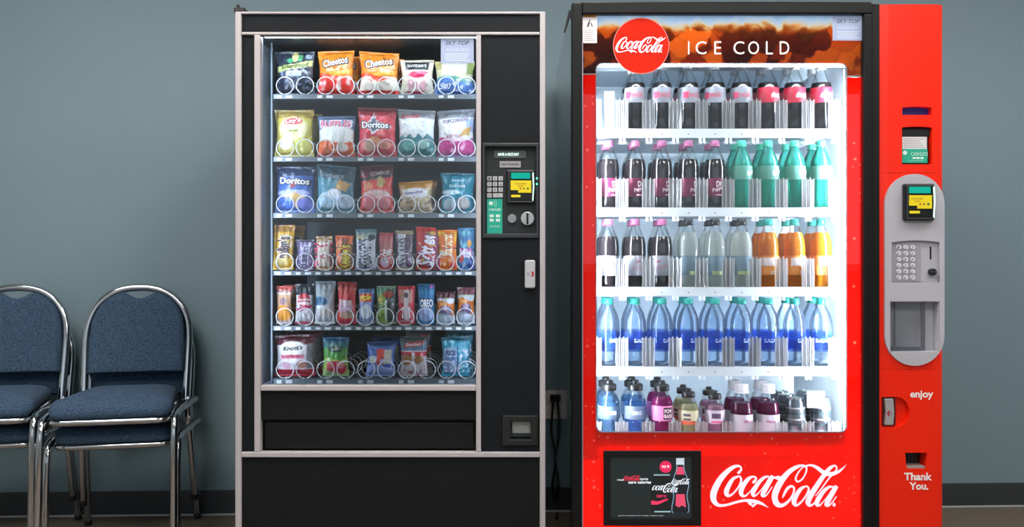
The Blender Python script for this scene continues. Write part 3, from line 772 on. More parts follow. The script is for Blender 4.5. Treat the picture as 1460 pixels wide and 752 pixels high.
# ---- third tray
pouch('tortilla_chip_bag', 'blue tortilla chip bag with dark top, first on the third snack tray', chip, g3, 2, 393, 450, 238,
      [('g', 0, 1, '#5c7cc8', '#3c5e98'), ('r', 0, 1, .8, 1, '#2f3f60'), ('e', .46, .42, .48, .08, '#b9c0ee'), ('p', [(.2, .34), (.52, .44), (.84, .32), (.55, .1)], '#e2b878'), ('e', .32, .2, .2, .14, '#4f74cf'), ('e', .76, .18, .2, .14, '#7f86d8'), ('p', [(.3, .78), (.42, .52), (.62, .62), (.44, .66)], '#b54a44')],
      [('Doritos', .5, .68, .8, .14, 'f4efe6', {'edge': '2a3040', 'bold': .03, 'rot': -.04})], T=.025, skew=.03)
pouch('pretzel_snack_bag', 'grey-teal snack bag with slanting dark top, second on the third snack tray', chip, g3, 2, 451, 508, 236,
      [('f', '#5d97a8'), ('p', [(0, .72), (1, .66), (1, 1), (0, 1)], '#3f5a66'), ('r', 0, 1, .9, 1, '#567480'), ('p', [(.52, .5), (.6, .7), (.92, .62), (.8, .44)], '#d7a868'), ('e', .3, .26, .28, .18, '#bcdcf0'), ('e', .74, .24, .24, .16, '#cfe2f6'), ('e', .48, .4, .2, .1, '#f0f1f6')],
      [('COMBOS', .5, .75, .46, .09, '9fb0bc', {'bold': .02})], T=.025, tilt=-.10)
pouch('corn_chip_bag', 'red snack bag with maroon top, third on the third snack tray', chip, g3, 2, 513, 562, 236,
      [('f', '#e5473f'), ('r', 0, 1, .78, 1, '#6e2a34'), ('p', [(0, .74), (1, .82), (1, .74), (0, .66)], '#3d3a3e'), ('p', [(.52, .56), (.6, .78), (.8, .66), (.7, .5)], '#cbb06c'), ('e', .5, .38, .44, .1, '#f4d3cf'), ('e', .3, .22, .24, .18, '#f58a90'), ('e', .74, .22, .2, .16, '#f79aa0'), ('e', .24, .55, .16, .1, '#ef9a70')],
      [('COMBOS', .6, .825, .56, .08, 'c7bcc0', {'rot': .08, 'bold': .02})], T=.025, tilt=.05)
pouch('cracker_bag', 'short tan cracker bag with gold top, fourth on the third snack tray', chip, g3, 2, 568, 617, 259,
      [('f', '#cdb58c'), ('r', 0, 1, .78, 1, '#c98f34'), ('e', .5, .62, .42, .18, '#f2ecec'), ('n', 9, 0, '#8f6470', .12, .5), ('n', 7, -.35, '#f0e4d8', .05, .55)],
      [('Grandma', .46, .64, .56, .1, '6d6fa8', {'rot': .08, 'shear': .3})], T=.024, tilt=.07)
pouch('cookie_bag', 'teal snack bag with small white print, fifth on the third snack tray', chip, g3, 2, 628, 677, 247,
      [('f', '#1f7f92'), ('n', 5, -.35, '#62b9d0', 0, .5), ('e', .26, .2, .2, .16, '#b9cbd6'), ('e', .68, .24, .22, .16, '#a99f9c'), ('e', .3, .5, .34, .06, '#cfe7ee'), ('r', 0, 1, .94, 1, '#186878')],
      [('MINI', .52, .8, .36, .05, 'bfe2ea'), ('COOKIES', .5, .66, .5, .06, 'd7eef2')], T=.024, tilt=-.03)
# ---- fourth tray: candy
candy = 'candy pack'
pouch('peanut_candy_pack', 'tall yellow peanut candy pack with brown lettering, first on the fourth snack tray', candy, g4, 3, 390, 419, 321,
      [('f', '#dba52c'), ('r', 0, 1, .84, 1, '#a8782e'), ('r', .3, .8, .25, .8, '#c9b07c'), ('e', .4, .18, .4, .14, '#e0c47c'), ('e', .55, .56, .15, .06, '#4d8a9a'), ('r', 0, 1, 0, .08, '#e2b436')],
      [("m&m's", .5, .5, 1.05, .3, '4a3440', {'rot': R90, 'edge': 'e9dcc0', 'bold': .04})], T=.018, skew=.2, flare=.03)
pouch('chocolate_bar', 'silver and purple wrapped candy bar, second on the fourth snack tray', candy, g4, 3, 422, 447, 342,
      [('f', '#8d7ba8'), ('n', 10, -.1, '#d8d0e6', 0, 1), ('r', 0, .2, 0, 1, '#4b4066'), ('r', 0, 1, .9, 1, '#5d5468')],
      [('Musketeers', .5, .44, 1.2, .27, '39356a', {'rot': R90 - .1, 'edge': 'e6e0f2', 'bold': .02})], T=.013, skew=.10)
pouch('caramel_bar', 'cream and gold candy bar with red lettering, third on the fourth snack tray', candy, g4, 3, 451, 474, 337,
      [('f', '#e8d3c4'), ('r', 0, 1, .82, 1, '#b78a4c'), ('r', 0, 1, 0, .1, '#c7965a'), ('n', 12, -.3, '#f6ece6', 0, 1), ('r', .86, 1, .1, .8, '#7c5a4e')],
      [('TWIX', .48, .45, 1.5, .6, 'd8305c', {'rot': R90, 'bold': .03})], T=.014, seal=(.06, .08))
pouch('peanut_butter_cups', 'orange candy pack with yellow lettering, fourth on the fourth snack tray', candy, g4, 3, 478, 504, 336,
      [('f', '#ea6a2e'), ('r', .4, .68, .72, .92, '#8d5a48'), ('n', 6, -.45, '#f6b08c', 0, 1), ('e', .85, .16, .14, .08, '#f4d8cc')],
      [("Reese's", .5, .38, 1.3, .42, 'f0d84a', {'rot': R90 - .06, 'edge': '6a3a20', 'bold': .03})], T=.012)
pouch('white_chocolate_bar', 'tall white candy bar with blue-grey lettering and teal top, fifth on the fourth snack tray', candy, g4, 3, 507, 537, 327,
      [('f', '#e4e6f2'), ('g', .78, 1, '#c3c6bc', '#3f8394'), ('e', .8, .8, .2, .08, '#41474f'), ('e', .2, .78, .18, .06, '#d9c894'), ('r', 0, 1, 0, .06, '#b9bfdc')],
      [("HERSHEY'S", .46, .4, 1.4, .36, '3d4264', {'rot': R90, 'bold': .02})], T=.013)
pouch('wafer_bar', 'small red wafer bar, sixth on the fourth snack tray', candy, g4, 3, 540, 561, 332,
      [('f', '#d8434a'), ('g', .55, 1, '#c07268', '#c8484c'), ('e', .45, .2, .3, .16, '#e8cfe4'), ('r', 0, .12, 0, 1, '#9c3038'), ('r', 0, 1, .48, .54, '#d8b6a6')],
      [('KitKat', .5, .36, 1.0, .34, 'f6e6e6', {'rot': R90, 'bold': .03})], T=.013)
pouch('nougat_bar', 'dark candy bar with white lettering panel, seventh on the fourth snack tray', candy, g4, 3, 564, 590, 329,
      [('f', '#5c4450'), ('r', .12, .6, .06, .96, '#dfdde8'), ('r', .6, .78, .05, .5, '#7a5a88'), ('r', 0, 1, .92, 1, '#b9a884'), ('r', 0, 1, 0, .06, '#c9bda8'), ('n', 9, -.45, '#b4a0a4', 0, 1)],
      [('SNICKERS', .36, .46, 1.5, .3, '44405e', {'rot': R90, 'bold': .02})], T=.014, skew=-.06)
pouch('fruit_candy_pack', 'large red fruit candy pack with slanted white lettering, eighth on the fourth snack tray', candy, g4, 3, 593, 622, 324,
      [('f', '#d93a36'), ('e', .8, .72, .3, .2, '#d8a24a'), ('e', .6, .8, .16, .08, '#5d9a6c'), ('e', .3, .34, .3, .14, '#b8305c'), ('e', .85, .1, .2, .1, '#5b2428'), ('e', .4, .22, .12, .06, '#d8c24a'), ('e', .62, .2, .2, .1, '#7a52a0')],
      [('Skittles', .55, .46, 1.5, .42, 'f3ecf6', {'rot': R90 - .15, 'bold': .04, 'edge': '8a2a50'})], T=.018, tilt=-.06, flare=.03)
pouch('gummy_candy_pack', 'orange and yellow fruit candy pack, ninth on the fourth snack tray', candy, g4, 3, 623.5, 652, 328,
      [('f', '#ee7b24'), ('n', 5, .1, '#f4c02c', .45, .95), ('n', 7, -.2, '#f6e8cc', .1, .45), ('r', .3, 1, .5, .56, '#a04a78'), ('e', .3, .4, .25, .1, '#f2ead0'), ('r', 0, .12, 0, .3, '#c22a62'), ('e', .8, .12, .2, .1, '#e8503a')],
      [('Starburst', .5, .62, 1.1, .3, 'fff0c0', {'rot': R90, 'bold': .03, 'edge': 'd85a20'})], T=.018, tilt=.03)
pouch('tropical_candy_pack', 'blue and teal fruit candy pack, tenth on the fourth snack tray', candy, g4, 3, 653, 677, 325,
      [('f', '#2d78a8'), ('n', 5, -.05, '#7fc6d6', .5, .95), ('r', .1, .9, .3, .52, '#b84a88'), ('n', 7, -.1, '#d4d0f0', .05, .5), ('e', .2, .3, .18, .14, '#c9463c'), ('e', .7, .62, .16, .1, '#d89a3c'), ('e', .8, .14, .25, .14, '#2c4a9a')],
      [('Mix', .5, .4, .9, .22, 'f0eaff', {'bold': .03})], T=.017)
# ---- fifth tray
pk = 'snack pack'
pouch('cracker_sleeve', 'orange cracker sleeve with pink band, first on the fifth snack tray', pk, g5, 4, 394, 416, 408,
      [('f', '#e6b48c'), ('r', 0, 1, .84, 1, '#d0645c'), ('r', 0, 1, .78, .83, '#ecdcd4'), ('e', .5, .3, .5, .22, '#f0a040'), ('e', .5, .6, .3, .1, '#a88a8c'), ('r', 0, 1, 0, .08, '#c9b8b8')],
      [('Toast', .5, .88, .7, .06, 'f8e8dc')], T=.014)
pouch('mini_cookie_pack', 'red and white snack pack with dark top, second on the fifth snack tray', pk, g5, 4, 421, 447, 405,
      [('f', '#d9d5da'), ('r', 0, 1, .72, 1, '#2d343c'), ('e', .5, .6, .42, .17, '#c83a48'), ('e', .5, .52, .36, .04, '#f0d8dc'), ('p', [(0, .38), (1, .5), (1, .42), (.2, .3)], '#b8305c'), ('n', 9, -.2, '#8a9098', .08, .34), ('r', 0, 1, 0, .07, '#a8284c')],
      [('Crunchies', .5, .62, .8, .07, 'f6ecec', {'bold': .03})], T=.015, skew=.06)
pouch('nut_pack', 'tall silver-grey nut pack with blue curve, third on the fifth snack tray', pk, g5, 4, 449, 478, 401,
      [('f', '#b9bfc6'), ('g', .6, 1, '#b4babd', '#8f999c'), ('e', .25, .52, .45, .13, '#3f6e92'), ('e', .5, .3, .42, .16, '#cfc6c2'), ('e', .3, .4, .3, .05, '#e8edf2'), ('r', 0, 1, 0, .07, '#d3d8dc'), ('e', .48, .92, .06, .02, '#454c54')],
      [('PLANTERS', .5, .78, .66, .05, '8a949a')], T=.014, skew=.08)
pouch('trail_mix_pack', 'tall red snack pack with pink oval, fourth on the fifth snack tray', pk, g5, 4, 481, 508, 402,
      [('f', '#d6403e'), ('g', .7, 1, '#d0443e', '#9c3a38'), ('e', .46, .4, .44, .18, '#e8b8d4'), ('e', .5, .22, .4, .1, '#c9a494'), ('e', .46, .5, .4, .06, '#f3d4da'), ('r', 0, 1, 0, .08, '#c42a52')],
      [('Peanuts', .46, .55, .7, .08, 'fbeeee', {'bold': .03})], T=.015, skew=.1, tilt=-.04)
pouch('toaster_snack_pack', 'blue snack pack with yellow and red top panel, fifth on the fifth snack tray', pk, g5, 4, 511.5, 534, 412,
      [('f', '#8fa3d0'), ('r', .06, .9, .62, .86, '#d8402e'), ('n', 9, 0, '#f0c83a', .64, .84), ('r', 0, 1, .88, 1, '#5f86b0'), ('e', .5, .36, .42, .22, '#dfe5f0'), ('r', .88, 1, .1, .86, '#3c5aa0'), ('r', 0, 1, 0, .1, '#a9b8dc')],
      [('POP', .48, .74, .7, .12, 'f8e24a', {'bold': .05})], T=.014)
pouch('granola_bar', 'green and dark granola bar pack, sixth on the fifth snack tray', pk, g5, 4, 537, 565, 408,
      [('f', '#8fae4a'), ('r', .5, 1, 0, 1, '#35403c'), ('r', 0, .5, .8, 1, '#4f9a70'), ('e', .6, .78, .3, .1, '#a84a38'), ('e', .2, .6, .14, .1, '#d8b83c'), ('r', .46, .56, .06, .62, '#d8e0dc'), ('r', 0, 1, .92, 1, '#7d9a84'), ('r', 0, 1, 0, .06, '#9cab78')],
      [('NATURE', .22, .38, .9, .2, '2f6a3c', {'rot': R90, 'bold': .03})], T=.014)
pouch('strawberry_bar', 'red and white wafer pack, seventh on the fifth snack tray', pk, g5, 4, 567, 592, 408,
      [('f', '#cf3a4c'), ('r', .12, .88, .56, .9, '#c88a76'), ('r', .38, .66, .1, .88, '#ecd8dc'), ('e', .5, .76, .16, .08, '#6a5a5e'), ('r', .12, .88, .06, .12, '#e8a8b4')],
      [('I I', .5, .3, .5, .3, 'fbf2f4')], T=.014)
pouch('cereal_treat_pack', 'blue treat pack with white round letters, eighth on the fifth snack tray', pk, g5, 4, 595, 620, 405,
      [('f', '#2a7cae'), ('g', .75, 1, '#2f88bc', '#256a94'), ('e', .5, .26, .46, .22, '#a9c0ec'), ('e', .82, .94, .12, .05, '#b462a8')],
      [('OREO', .55, .52, .8, .2, 'f4f6f8', {'edge': '1e2c40', 'bold': .04})], T=.015)
for a, cc, tp, lb in ((622, 649, 416, 'orange and silver snack pack with brown top, ninth on the fifth snack tray'), (652, 677, 410, 'orange and silver snack pack with plum top, tenth on the fifth snack tray')):
    pouch('peanut_cracker_pack', lb, pk, g5, 4, a, cc, tp,
          [('f', '#cdd3dc'), ('r', 0, 1, .8, 1, '#5a2a34' if a < 640 else '#7a4650'), ('n', 8, -.1, '#a8b47a', .66, .82), ('w', .68, .05, 6, 0, '#dd7a2c'), ('e', .5, .42, .36, .17, '#6a5878'), ('e', .5, .5, .2, .08, '#b8a0b8'), ('w', .3, .04, 5, 0, '#c3cedd'), ('e', .4, .62, .2, .06, '#f0b070')],
          [('Crackers', .5, .32, .7, .07, '4a4a68', {'bold': .02})], T=.015)
# ---- bottom tray
pouch('cookie_bag', 'white cookie bag with maroon top and red base, first on the bottom snack tray', 'snack bag', g6, 5, 393, 450, 478,
      [('f', '#e0d8da'), ('r', 0, 1, .78, 1, '#5a2c34'), ('p', [(0, .78), (.08, .86), (.8, .84), (1, .78)], '#6e3038'), ('e', .44, .7, .36, .16, '#eceae4'), ('r', .12, .8, .44, .54, '#e8a0b0'), ('r', .84, 1, .2, .8, '#8f8a90'), ('n', 7, -.1, '#c8a8a8', .18, .44), ('e', .3, .3, .14, .1, '#d8a8b8'), ('e', .7, .3, .14, .1, '#b87a6c'), ('r', 0, 1, 0, .17, '#b82038')],
      [("Knott's", .46, .7, .54, .11, '2c3434', {'rot': .06, 'shear': .25}), ('RASPBERRY', .46, .5, .62, .07, 'c03a58', {'bold': .03})], T=.024, tilt=.03)
pouch('fruit_snack_bag', 'green fruit snack bag with blue top and red berries, second on the bottom snack tray', 'snack bag', g6, 5, 460, 498, 481,
      [('f', '#5aa24a'), ('g', .72, 1, '#3a7a6c', '#3a6a94'), ('e', .52, .7, .3, .09, '#2f4a44'), ('w', .46, .03, 6, 1, '#a8cc64'), ('e', .55, .22, .42, .2, '#cf2a48'), ('e', .3, .3, .16, .1, '#e86a70'), ('e', .7, .3, .16, .1, '#f08a90'), ('w', .1, .05, 4, 1, '#a8c48c')],
      [('JENSEN', .52, .7, .4, .05, 'dfeae0')], T=.02)
pouch('fruit_chew_bag', 'blue snack bag with a red and cream panel, third on the bottom snack tray', 'snack bag', g6, 5, 522, 564, 487,
      [('f', '#4568b4'), ('r', 0, 1, .86, 1, '#2f4a80'), ('r', .38, .62, .36, .8, '#d8392e'), ('e', .5, .34, .12, .1, '#d8392e'), ('r', .64, .92, .36, .78, '#cfc6b4'), ('w', .3, .05, 5, 0, '#9db0ea'), ('n', 6, -.4, '#c8d6f4', .05, .5), ('e', .24, .5, .12, .12, '#e6ece8')],
      [('Sun', .2, .5, .3, .1, 'f4f2dc', {'rot': -.5, 'bold': .03})], T=.022, skew=.08)
pouch('brownie_bag', 'red, white and brown cookie bag with red name ribbon, fourth on the bottom snack tray', 'snack bag', g6, 5, 570, 610, 480,
      [('f', '#dccfcf'), ('r', 0, 1, .84, 1, '#4a5254'), ('g', .66, .86, '#5b7898', '#5f6f78'), ('p', [(.12, .72), (.16, .84), (.86, .9), (.84, .78)], '#b84048'), ('r', 0, 1, .52, .62, '#c02a3c'), ('r', .44, .56, .3, .6, '#ece6e6'), ('e', .24, .42, .24, .14, '#a87848'), ('e', .72, .42, .2, .12, '#9a6a40'), ('n', 8, -.25, '#c83050', .0, .18)],
      [('Grandma\'s', .5, .81, .6, .08, 'f0dcdc', {'rot': .06, 'shear': .2})], T=.02)
pouch('crispy_treat_bag', 'turquoise crinkled treat bag, fifth on the bottom snack tray', 'snack bag', g6, 5, 629, 671, 480,
      [('f', '#2b93ae'), ('r', 0, 1, .88, 1, '#1f5f70'), ('n', 8, -.1, '#9fdcea', .05, .9), ('r', .1, .54, .1, .72, '#8fa6cc'), ('n', 10, -.1, '#e4ecf6', .1, .72), ('r', .56, .6, .05, .75, '#1c5c7c')],
      [('RICE', .32, .6, .36, .12, '23406c', {'bold': .03}), ('CRISPY', .32, .44, .4, .1, '2a4a7c', {'bold': .03})], T=.022, tilt=.03)

# second packs that show behind the front ones
def second(key, dx, dz, label, rz=0.0):
    for k, (r, y) in list(PACKS.items()):
        if k.startswith(key):
            d = dup(r, (r.location.x + S(dx, y), y + PITCH, r.location.z), label, r['group'], (0, 0, rz)); d.scale = (1, 1, dz); return d
    print('no pack', key)
second('orange puffed corn snack bag with red', 4, 1.0, 'orange puffed corn bag behind the red-bottomed one on the top snack tray', .08)
second('orange puffed corn snack bag with pale', 3, .99, 'orange puffed corn bag behind the pale-bottomed one on the top snack tray', -.06)
second('olive yellow', 5, 1.0, 'olive yellow chip bag behind the first one on the second snack tray', .1)
second('short tan', 4, 1.06, 'tan cracker bag just behind the front tan one on the third snack tray', -.1)
second('tall yellow peanut', 6, 1.0, 'yellow peanut candy pack behind the first pack on the fourth snack tray', .12)
second('orange cracker sleeve', 3, 1.02, 'orange cracker sleeve behind the front one on the fifth snack tray', .06)
second('white cookie bag', 5, 1.1, 'white cookie bag with maroon top behind the front one, bottom snack tray', -.06)
second('red, white and brown', 4, 1.12, 'red and white cookie bag behind the ribboned one, bottom snack tray', .05)
second('blue snack bag with a red', 4, 1.08, 'blue snack bag behind the red-panelled blue one, bottom snack tray', .05)
second('turquoise', 3, 1.1, 'turquoise treat bag behind the front turquoise bag, bottom snack tray', -.05)
# ================================================================== DRINK MACHINE
CF = -0.06
cm = thing('drink_vending_machine', 'red drink vending machine with lit glass front full of bottles', 'vending machine', (X(1081, CF), 0.38, 0))
KX0, KX1, KZ1 = X(815, CF), X(1347.5, CF), Z(4.5, CF)
M_gblack = pm('gloss_black_steel', '111316', 0.07, spec=0.8, coat=.6)
M_frame = pm('black_door_frame', '0a0d10', 0.4, spec=.3, bump=.03)
M_frame2 = pm('black_hinge_post', '0b0c0c', 0.45, spec=.3)
M_red = pm('red_column_plastic', 'f02404', 0.34, coat=.08, spec=.35)
M_liner = pm('cooler_liner_white', 'c6d5de', 0.5)
M_box = pm('light_box_white', 'e8e8e8', 0.8)
M_shelf = pm('cooler_shelf_white', 'e3ebf2', 0.4)
c = MB()
c.box(KX0, KX0 + .025, -.04, .83, .05, KZ1); c.box(KX1 - .012, KX1 - .006, .05, .83, .05, KZ1 - .01)
c.box(KX0 + .025, KX1 - .012, .81, .83, .05, KZ1 - .01); c.box(KX0 + .025, KX1 - .012, -.03, .81, KZ1 - .02, KZ1)
c.box(KX0 + .025, KX1 - .012, -.03, .81, .05, .08); c.box(X(1240, CF), X(1252, CF), -.03, .81, .08, KZ1 - .02)
for fx in (KX0 + .05, KX1 - .1):
    for fy in (.0, .72): c.box(fx, fx + .05, fy, fy + .05, 0, .05)
c.build('cabinet', M_gblack, cm, bevel=.002)
def kp(a, b, cc, d, y0, y1, name, m, bev=0.0, par=None): 
    o = MB().pbox(a, b, cc, d, y0, y1, CF).build(name, m, None if par else cm, bevel=bev)
    return sub(par, o) if par else o
kp(815, 4.8, 830, 866, -.078, -.03, 'door_frame', M_frame, .006)
kp(830, 4.8, 1240, 22, -.078, -.03, 'door_frame', M_frame, .004)
kp(1228, 22, 1240, 866, -.078, -.03, 'door_frame', M_frame, .004)
kp(1240.5, 6.5, 1252, 866, -.070, -.03, 'hinge_post', M_frame2, .003)
kp(865, 2.2, 1316, 5.5, -.02, .1, 'top_bracket', M_dark, .001)
MB().prism([(X(1312, CF), Z(7, CF)), (X(1345, CF), Z(3.2, CF)), (X(1345, CF), Z(5, CF)), (X(1325, CF), Z(7, CF))], -.03, .05).build('top_bracket', M_dark, cm)
hh = MB(); hh.pbox(817, 3.4, 834, 6, -.06, .0, CF); hh.prism([(X(817, CF), Z(5, CF)), (X(817, CF), Z(9, CF)), (X(808, CF), Z(38, CF)), (X(805.5, CF), Z(38, CF)), (X(813, CF), Z(6, CF))], .0, .01)
hh.build('top_hinge', M_dark, cm, bevel=.001)
# silver inner line of the door frame
kp(829.2, 62, 830.6, 866, -.0785, -.06, 'inner_trim', pm('inner_trim_grey', '8e8795', .4), 0)
# --- printed glass
def header_col(nt):
    tc = N(nt, 'ShaderNodeTexCoord'); sp = N(nt, 'ShaderNodeSeparateXYZ'); nt.links.new(tc.outputs['Object'], sp.inputs[0])
    n1 = N(nt, 'ShaderNodeTexNoise'); n1.inputs['Scale'].default_value = 14; n1.inputs['Detail'].default_value = 2; n1.inputs['Distortion'].default_value = 1.0
    nt.links.new(tc.outputs['Object'], n1.inputs['Vector'])
    z = N(nt, 'ShaderNodeMapRange'); z.inputs['From Min'].default_value = Z(108, CF); z.inputs['From Max'].default_value = Z(22, CF)
    nt.links.new(sp.outputs['Z'], z.inputs['Value'])
    ma = N(nt, 'ShaderNodeMath', operation='MULTIPLY_ADD'); ma.inputs[1].default_value = .36; nt.links.new(n1.outputs['Fac'], ma.inputs[0]); nt.links.new(z.outputs[0], ma.inputs[2])
    sb = N(nt, 'ShaderNodeMath', operation='SUBTRACT'); sb.inputs[1].default_value = .18; nt.links.new(ma.outputs[0], sb.inputs[0])
    cr = N(nt, 'ShaderNodeValToRGB'); el = cr.color_ramp.elements
    st_ = [(0, '4a2026'), (.3, '702a20'), (.6, 'b04c1c'), (.76, 'e08a30'), (.81, 'eac48c'), (.85, 'dcd4c6'), (.92, 'cdd8e2'), (1, 'bccbd9')]
    while len(el) < len(st_): el.new(.5)
    for e, (p, h) in zip(el, st_): e.position = p; e.color = rgb(h) + (1,)
    nt.links.new(sb.outputs[0], cr.inputs['Fac'])
    vo = N(nt, 'ShaderNodeTexVoronoi'); vo.inputs['Scale'].default_value = 15; vo.feature = 'SMOOTH_F1'; vo.inputs['Smoothness'].default_value = .25
    wp = N(nt, 'ShaderNodeVectorMath', operation='MULTIPLY_ADD'); wp.inputs[1].default_value = (.045, .045, .045)
    n3 = N(nt, 'ShaderNodeTexNoise'); n3.inputs['Scale'].default_value = 26; n3.inputs['Detail'].default_value = 2; nt.links.new(tc.outputs['Object'], n3.inputs['Vector'])
    nt.links.new(n3.outputs['Color'], wp.inputs[0]); nt.links.new(tc.outputs['Object'], wp.inputs[2])
    nt.links.new(wp.outputs[0], vo.inputs['Vector'])
    s2 = N(nt, 'ShaderNodeSeparateColor'); nt.links.new(vo.outputs['Color'], s2.inputs[0])
    c2 = N(nt, 'ShaderNodeValToRGB'); e2 = c2.color_ramp.elements
    s3 = [(0, '231016'), (.42, '66221c'), (.66, 'b04a1a'), (.92, 'f59a34')]
    while len(e2) < len(s3): e2.new(.5)
    for e, (p, h) in zip(e2, s3): e.position = p; e.color = rgb(h) + (1,)
    nt.links.new(s2.outputs[0], c2.inputs['Fac'])
    msk = N(nt, 'ShaderNodeMapRange'); msk.inputs['From Min'].default_value = .84; msk.inputs['From Max'].default_value = .70; msk.inputs['To Max'].default_value = .68
    nt.links.new(sb.outputs[0], msk.inputs['Value'])
    mx = N(nt, 'ShaderNodeMix', data_type='RGBA'); nt.links.new(msk.outputs[0], mx.inputs[0]); nt.links.new(cr.outputs[0], mx.inputs[6]); nt.links.new(c2.outputs[0], mx.inputs[7])
    # thin dark edges of the ice cubes
    v2 = N(nt, 'ShaderNodeTexVoronoi'); v2.feature = 'DISTANCE_TO_EDGE'; v2.inputs['Scale'].default_value = 15; nt.links.new(wp.outputs[0], v2.inputs['Vector'])
    m3 = N(nt, 'ShaderNodeMapRange'); m3.inputs['From Min'].default_value = .0; m3.inputs['From Max'].default_value = .05; m3.inputs['To Min'].default_value = .72; m3.inputs['To Max'].default_value = 1
    nt.links.new(v2.outputs['Distance'], m3.inputs['Value'])
    vm = N(nt, 'ShaderNodeVectorMath', operation='SCALE'); nt.links.new(mx.outputs[2], vm.inputs[0]); nt.links.new(m3.outputs[0], vm.inputs['Scale'])
    fin = N(nt, 'ShaderNodeMix', data_type='RGBA'); nt.links.new(msk.outputs[0], fin.inputs[0]); nt.links.new(mx.outputs[2], fin.inputs[6]); nt.links.new(vm.outputs[0], fin.inputs[7])
    return fin.outputs[2]
def red_drops(nt):
    tc = N(nt, 'ShaderNodeTexCoord'); vo = N(nt, 'ShaderNodeTexVoronoi'); vo.inputs['Scale'].default_value = 47
    nt.links.new(tc.outputs['Object'], vo.inputs['Vector'])
    s2 = N(nt, 'ShaderNodeSeparateColor'); nt.links.new(vo.outputs['Color'], s2.inputs[0])
    r = N(nt, 'ShaderNodeMapRange'); r.inputs['From Min'].default_value = .2; r.inputs['From Max'].default_value = 1; r.inputs['To Min'].default_value = 0; r.inputs['To Max'].default_value = .30
    nt.links.new(s2.outputs[0], r.inputs['Value'])
    d = N(nt, 'ShaderNodeMath', operation='SUBTRACT'); nt.links.new(r.outputs[0], d.inputs[0]); nt.links.new(vo.outputs['Distance'], d.inputs[1])
    k = N(nt, 'ShaderNodeMapRange'); k.inputs['From Min'].default_value = 0; k.inputs['From Max'].default_value = .08; k.inputs['To Max'].default_value = .8
    nt.links.new(d.outputs[0], k.inputs['Value'])
    mx = N(nt, 'ShaderNodeMix', data_type='RGBA'); nt.links.new(k.outputs[0], mx.inputs[0])
    mx.inputs[6].default_value = rgb('f22f18') + (1,); mx.inputs[7].default_value = rgb('ff9a86') + (1,)
    return mx.outputs[2]
M_head = backlit('header_print', header_col, .6)
M_redp = backlit('red_print', red_drops, .6)
PY0, PY1 = -.0565, -.0555
# red print with the rounded window opening (upper edge straight where the header begins)
n = 6
inner = prrect(850, 90, 1208, 617, 9, CF, n)
lo_in = [p for p in inner]
P = lambda a, b: (X(a, CF), Z(b, CF))
def ring_part(outer_rect, hole, name, m, y0, y1):
    o = MB(); a, b, cc, d = outer_rect
    pts = []
    x0, x1, z0, z1 = X(a, CF), X(cc, CF), Z(d, CF), Z(b, CF)
    cs = [(x1, z0), (x1, z1), (x0, z1), (x0, z0)]
    hx = [q[0] for q in hole]; hz = [q[1] for q in hole]
    k = len(hole) // 4
    for q in range(4):
        for i in range(k): pts.append(cs[q])
    o.ring(pts, hole, y0, y1); return o.build(name, m, cm)
# side strips and lower field, then header band
rp = MB()
rp.pbox(829, 106, 850.5, 866, PY0, PY1, CF); rp.pbox(1207.5, 110, 1229, 866, PY0, PY1, CF); rp.pbox(850.5, 617, 1207.5, 866, PY0, PY1, CF)
def corner(cx, cz, sx, sz, r=9):   # fillet between the straight edges
    pts = [P(cx, cz)]
    for k in range(9):
        a = (PI / 2) * k / 8
        pts.append(P(cx + sx * r * (1 - math.cos(a)), cz + sz * r * (1 - math.sin(a))))
    return pts
rp.prism(corner(850.5, 617, 1, -1), PY0, PY1); rp.prism(corner(1207.5, 617, -1, -1), PY0, PY1)
red_print = rp.build('red_print_panel', M_redp, cm)
hp = MB()
hp.pbox(829, 21, 1229, 90, PY0, PY1, CF); hp.pbox(829, 90, 850.5, 105, PY0, PY1, CF); hp.pbox(1207.5, 90, 1229, 108, PY0, PY1, CF)
hp.prism(corner(850.5, 90, 1, 1), PY0, PY1); hp.prism(corner(1207.5, 90, -1, 1), PY0, PY1)
hp.build('header_print_panel', M_head, cm)
kp(829, 104.6, 850.5, 106.2, -.0572, -.0566, 'print_edge', paint('c9b9bf')); kp(1207.5, 107.2, 1229, 109.6, -.0572, -.0566, 'print_edge', paint('e8d8d0'))
MB().ring(prrect(849.4, 89.4, 1208.6, 617.6, 9.6, CF, 6), prrect(851, 91, 1207, 616, 8.2, CF, 6), -.0574, -.0554).build('window_border', backlit('window_border_white', 'dfe8f0', .6), cm)
MB().pbox(829.5, 21.5, 1228.5, 866, -.0632, -.0592, CF).build('glass_pane', clear('cooler_glass', (0.97, 0.985, 0.99), 0.8, 0.0, ior=1.5), cm)
# light boxes and liner
lb = MB()
a0, a1 = X(828, CF), X(1230, CF)
zb, zh = Z(646, CF), Z(89, CF)
lb.box(a0, a1, .0, .004, zh + .004, Z(14, CF)); lb.box(a0, a1, -.05, .0, Z(16, CF), Z(14, CF))
lb.box(a0, a1, .05, .054, .06, zb - .022); lb.box(a0, a1, -.05, .05, .06, .064); lb.box(a0, a1, -.05, .0, Z(16, CF), Z(14, CF)); lb.box(a0, a1, -.052, .004, zh, zh + .004)
lb.build('light_box', M_box, cm)
ln = MB()
ln.box(a0 - .01, a0, -.05, .56, .08, Z(14, CF)); ln.box(a1, a1 + .01, -.05, .56, .08, Z(14, CF))
ln.box(a0, a1, .56, .57, zb - .02, zh + .062); ln.box(a0, a1, .0, .56, zh + .058, zh + .062); ln.box(a0, a1, -.052, .56, zb - .022, zb - .018)
ln.build('cooler_liner', M_liner, cm)
for xx in (1203, ): MB().box(X(xx, .03), X(xx + 1.2, .03), .03, .034, zb, zh).build('shelf_rail', M_shelf, cm)
LED = lambda nm, s, h='eef5ff': emis(nm, h, s)
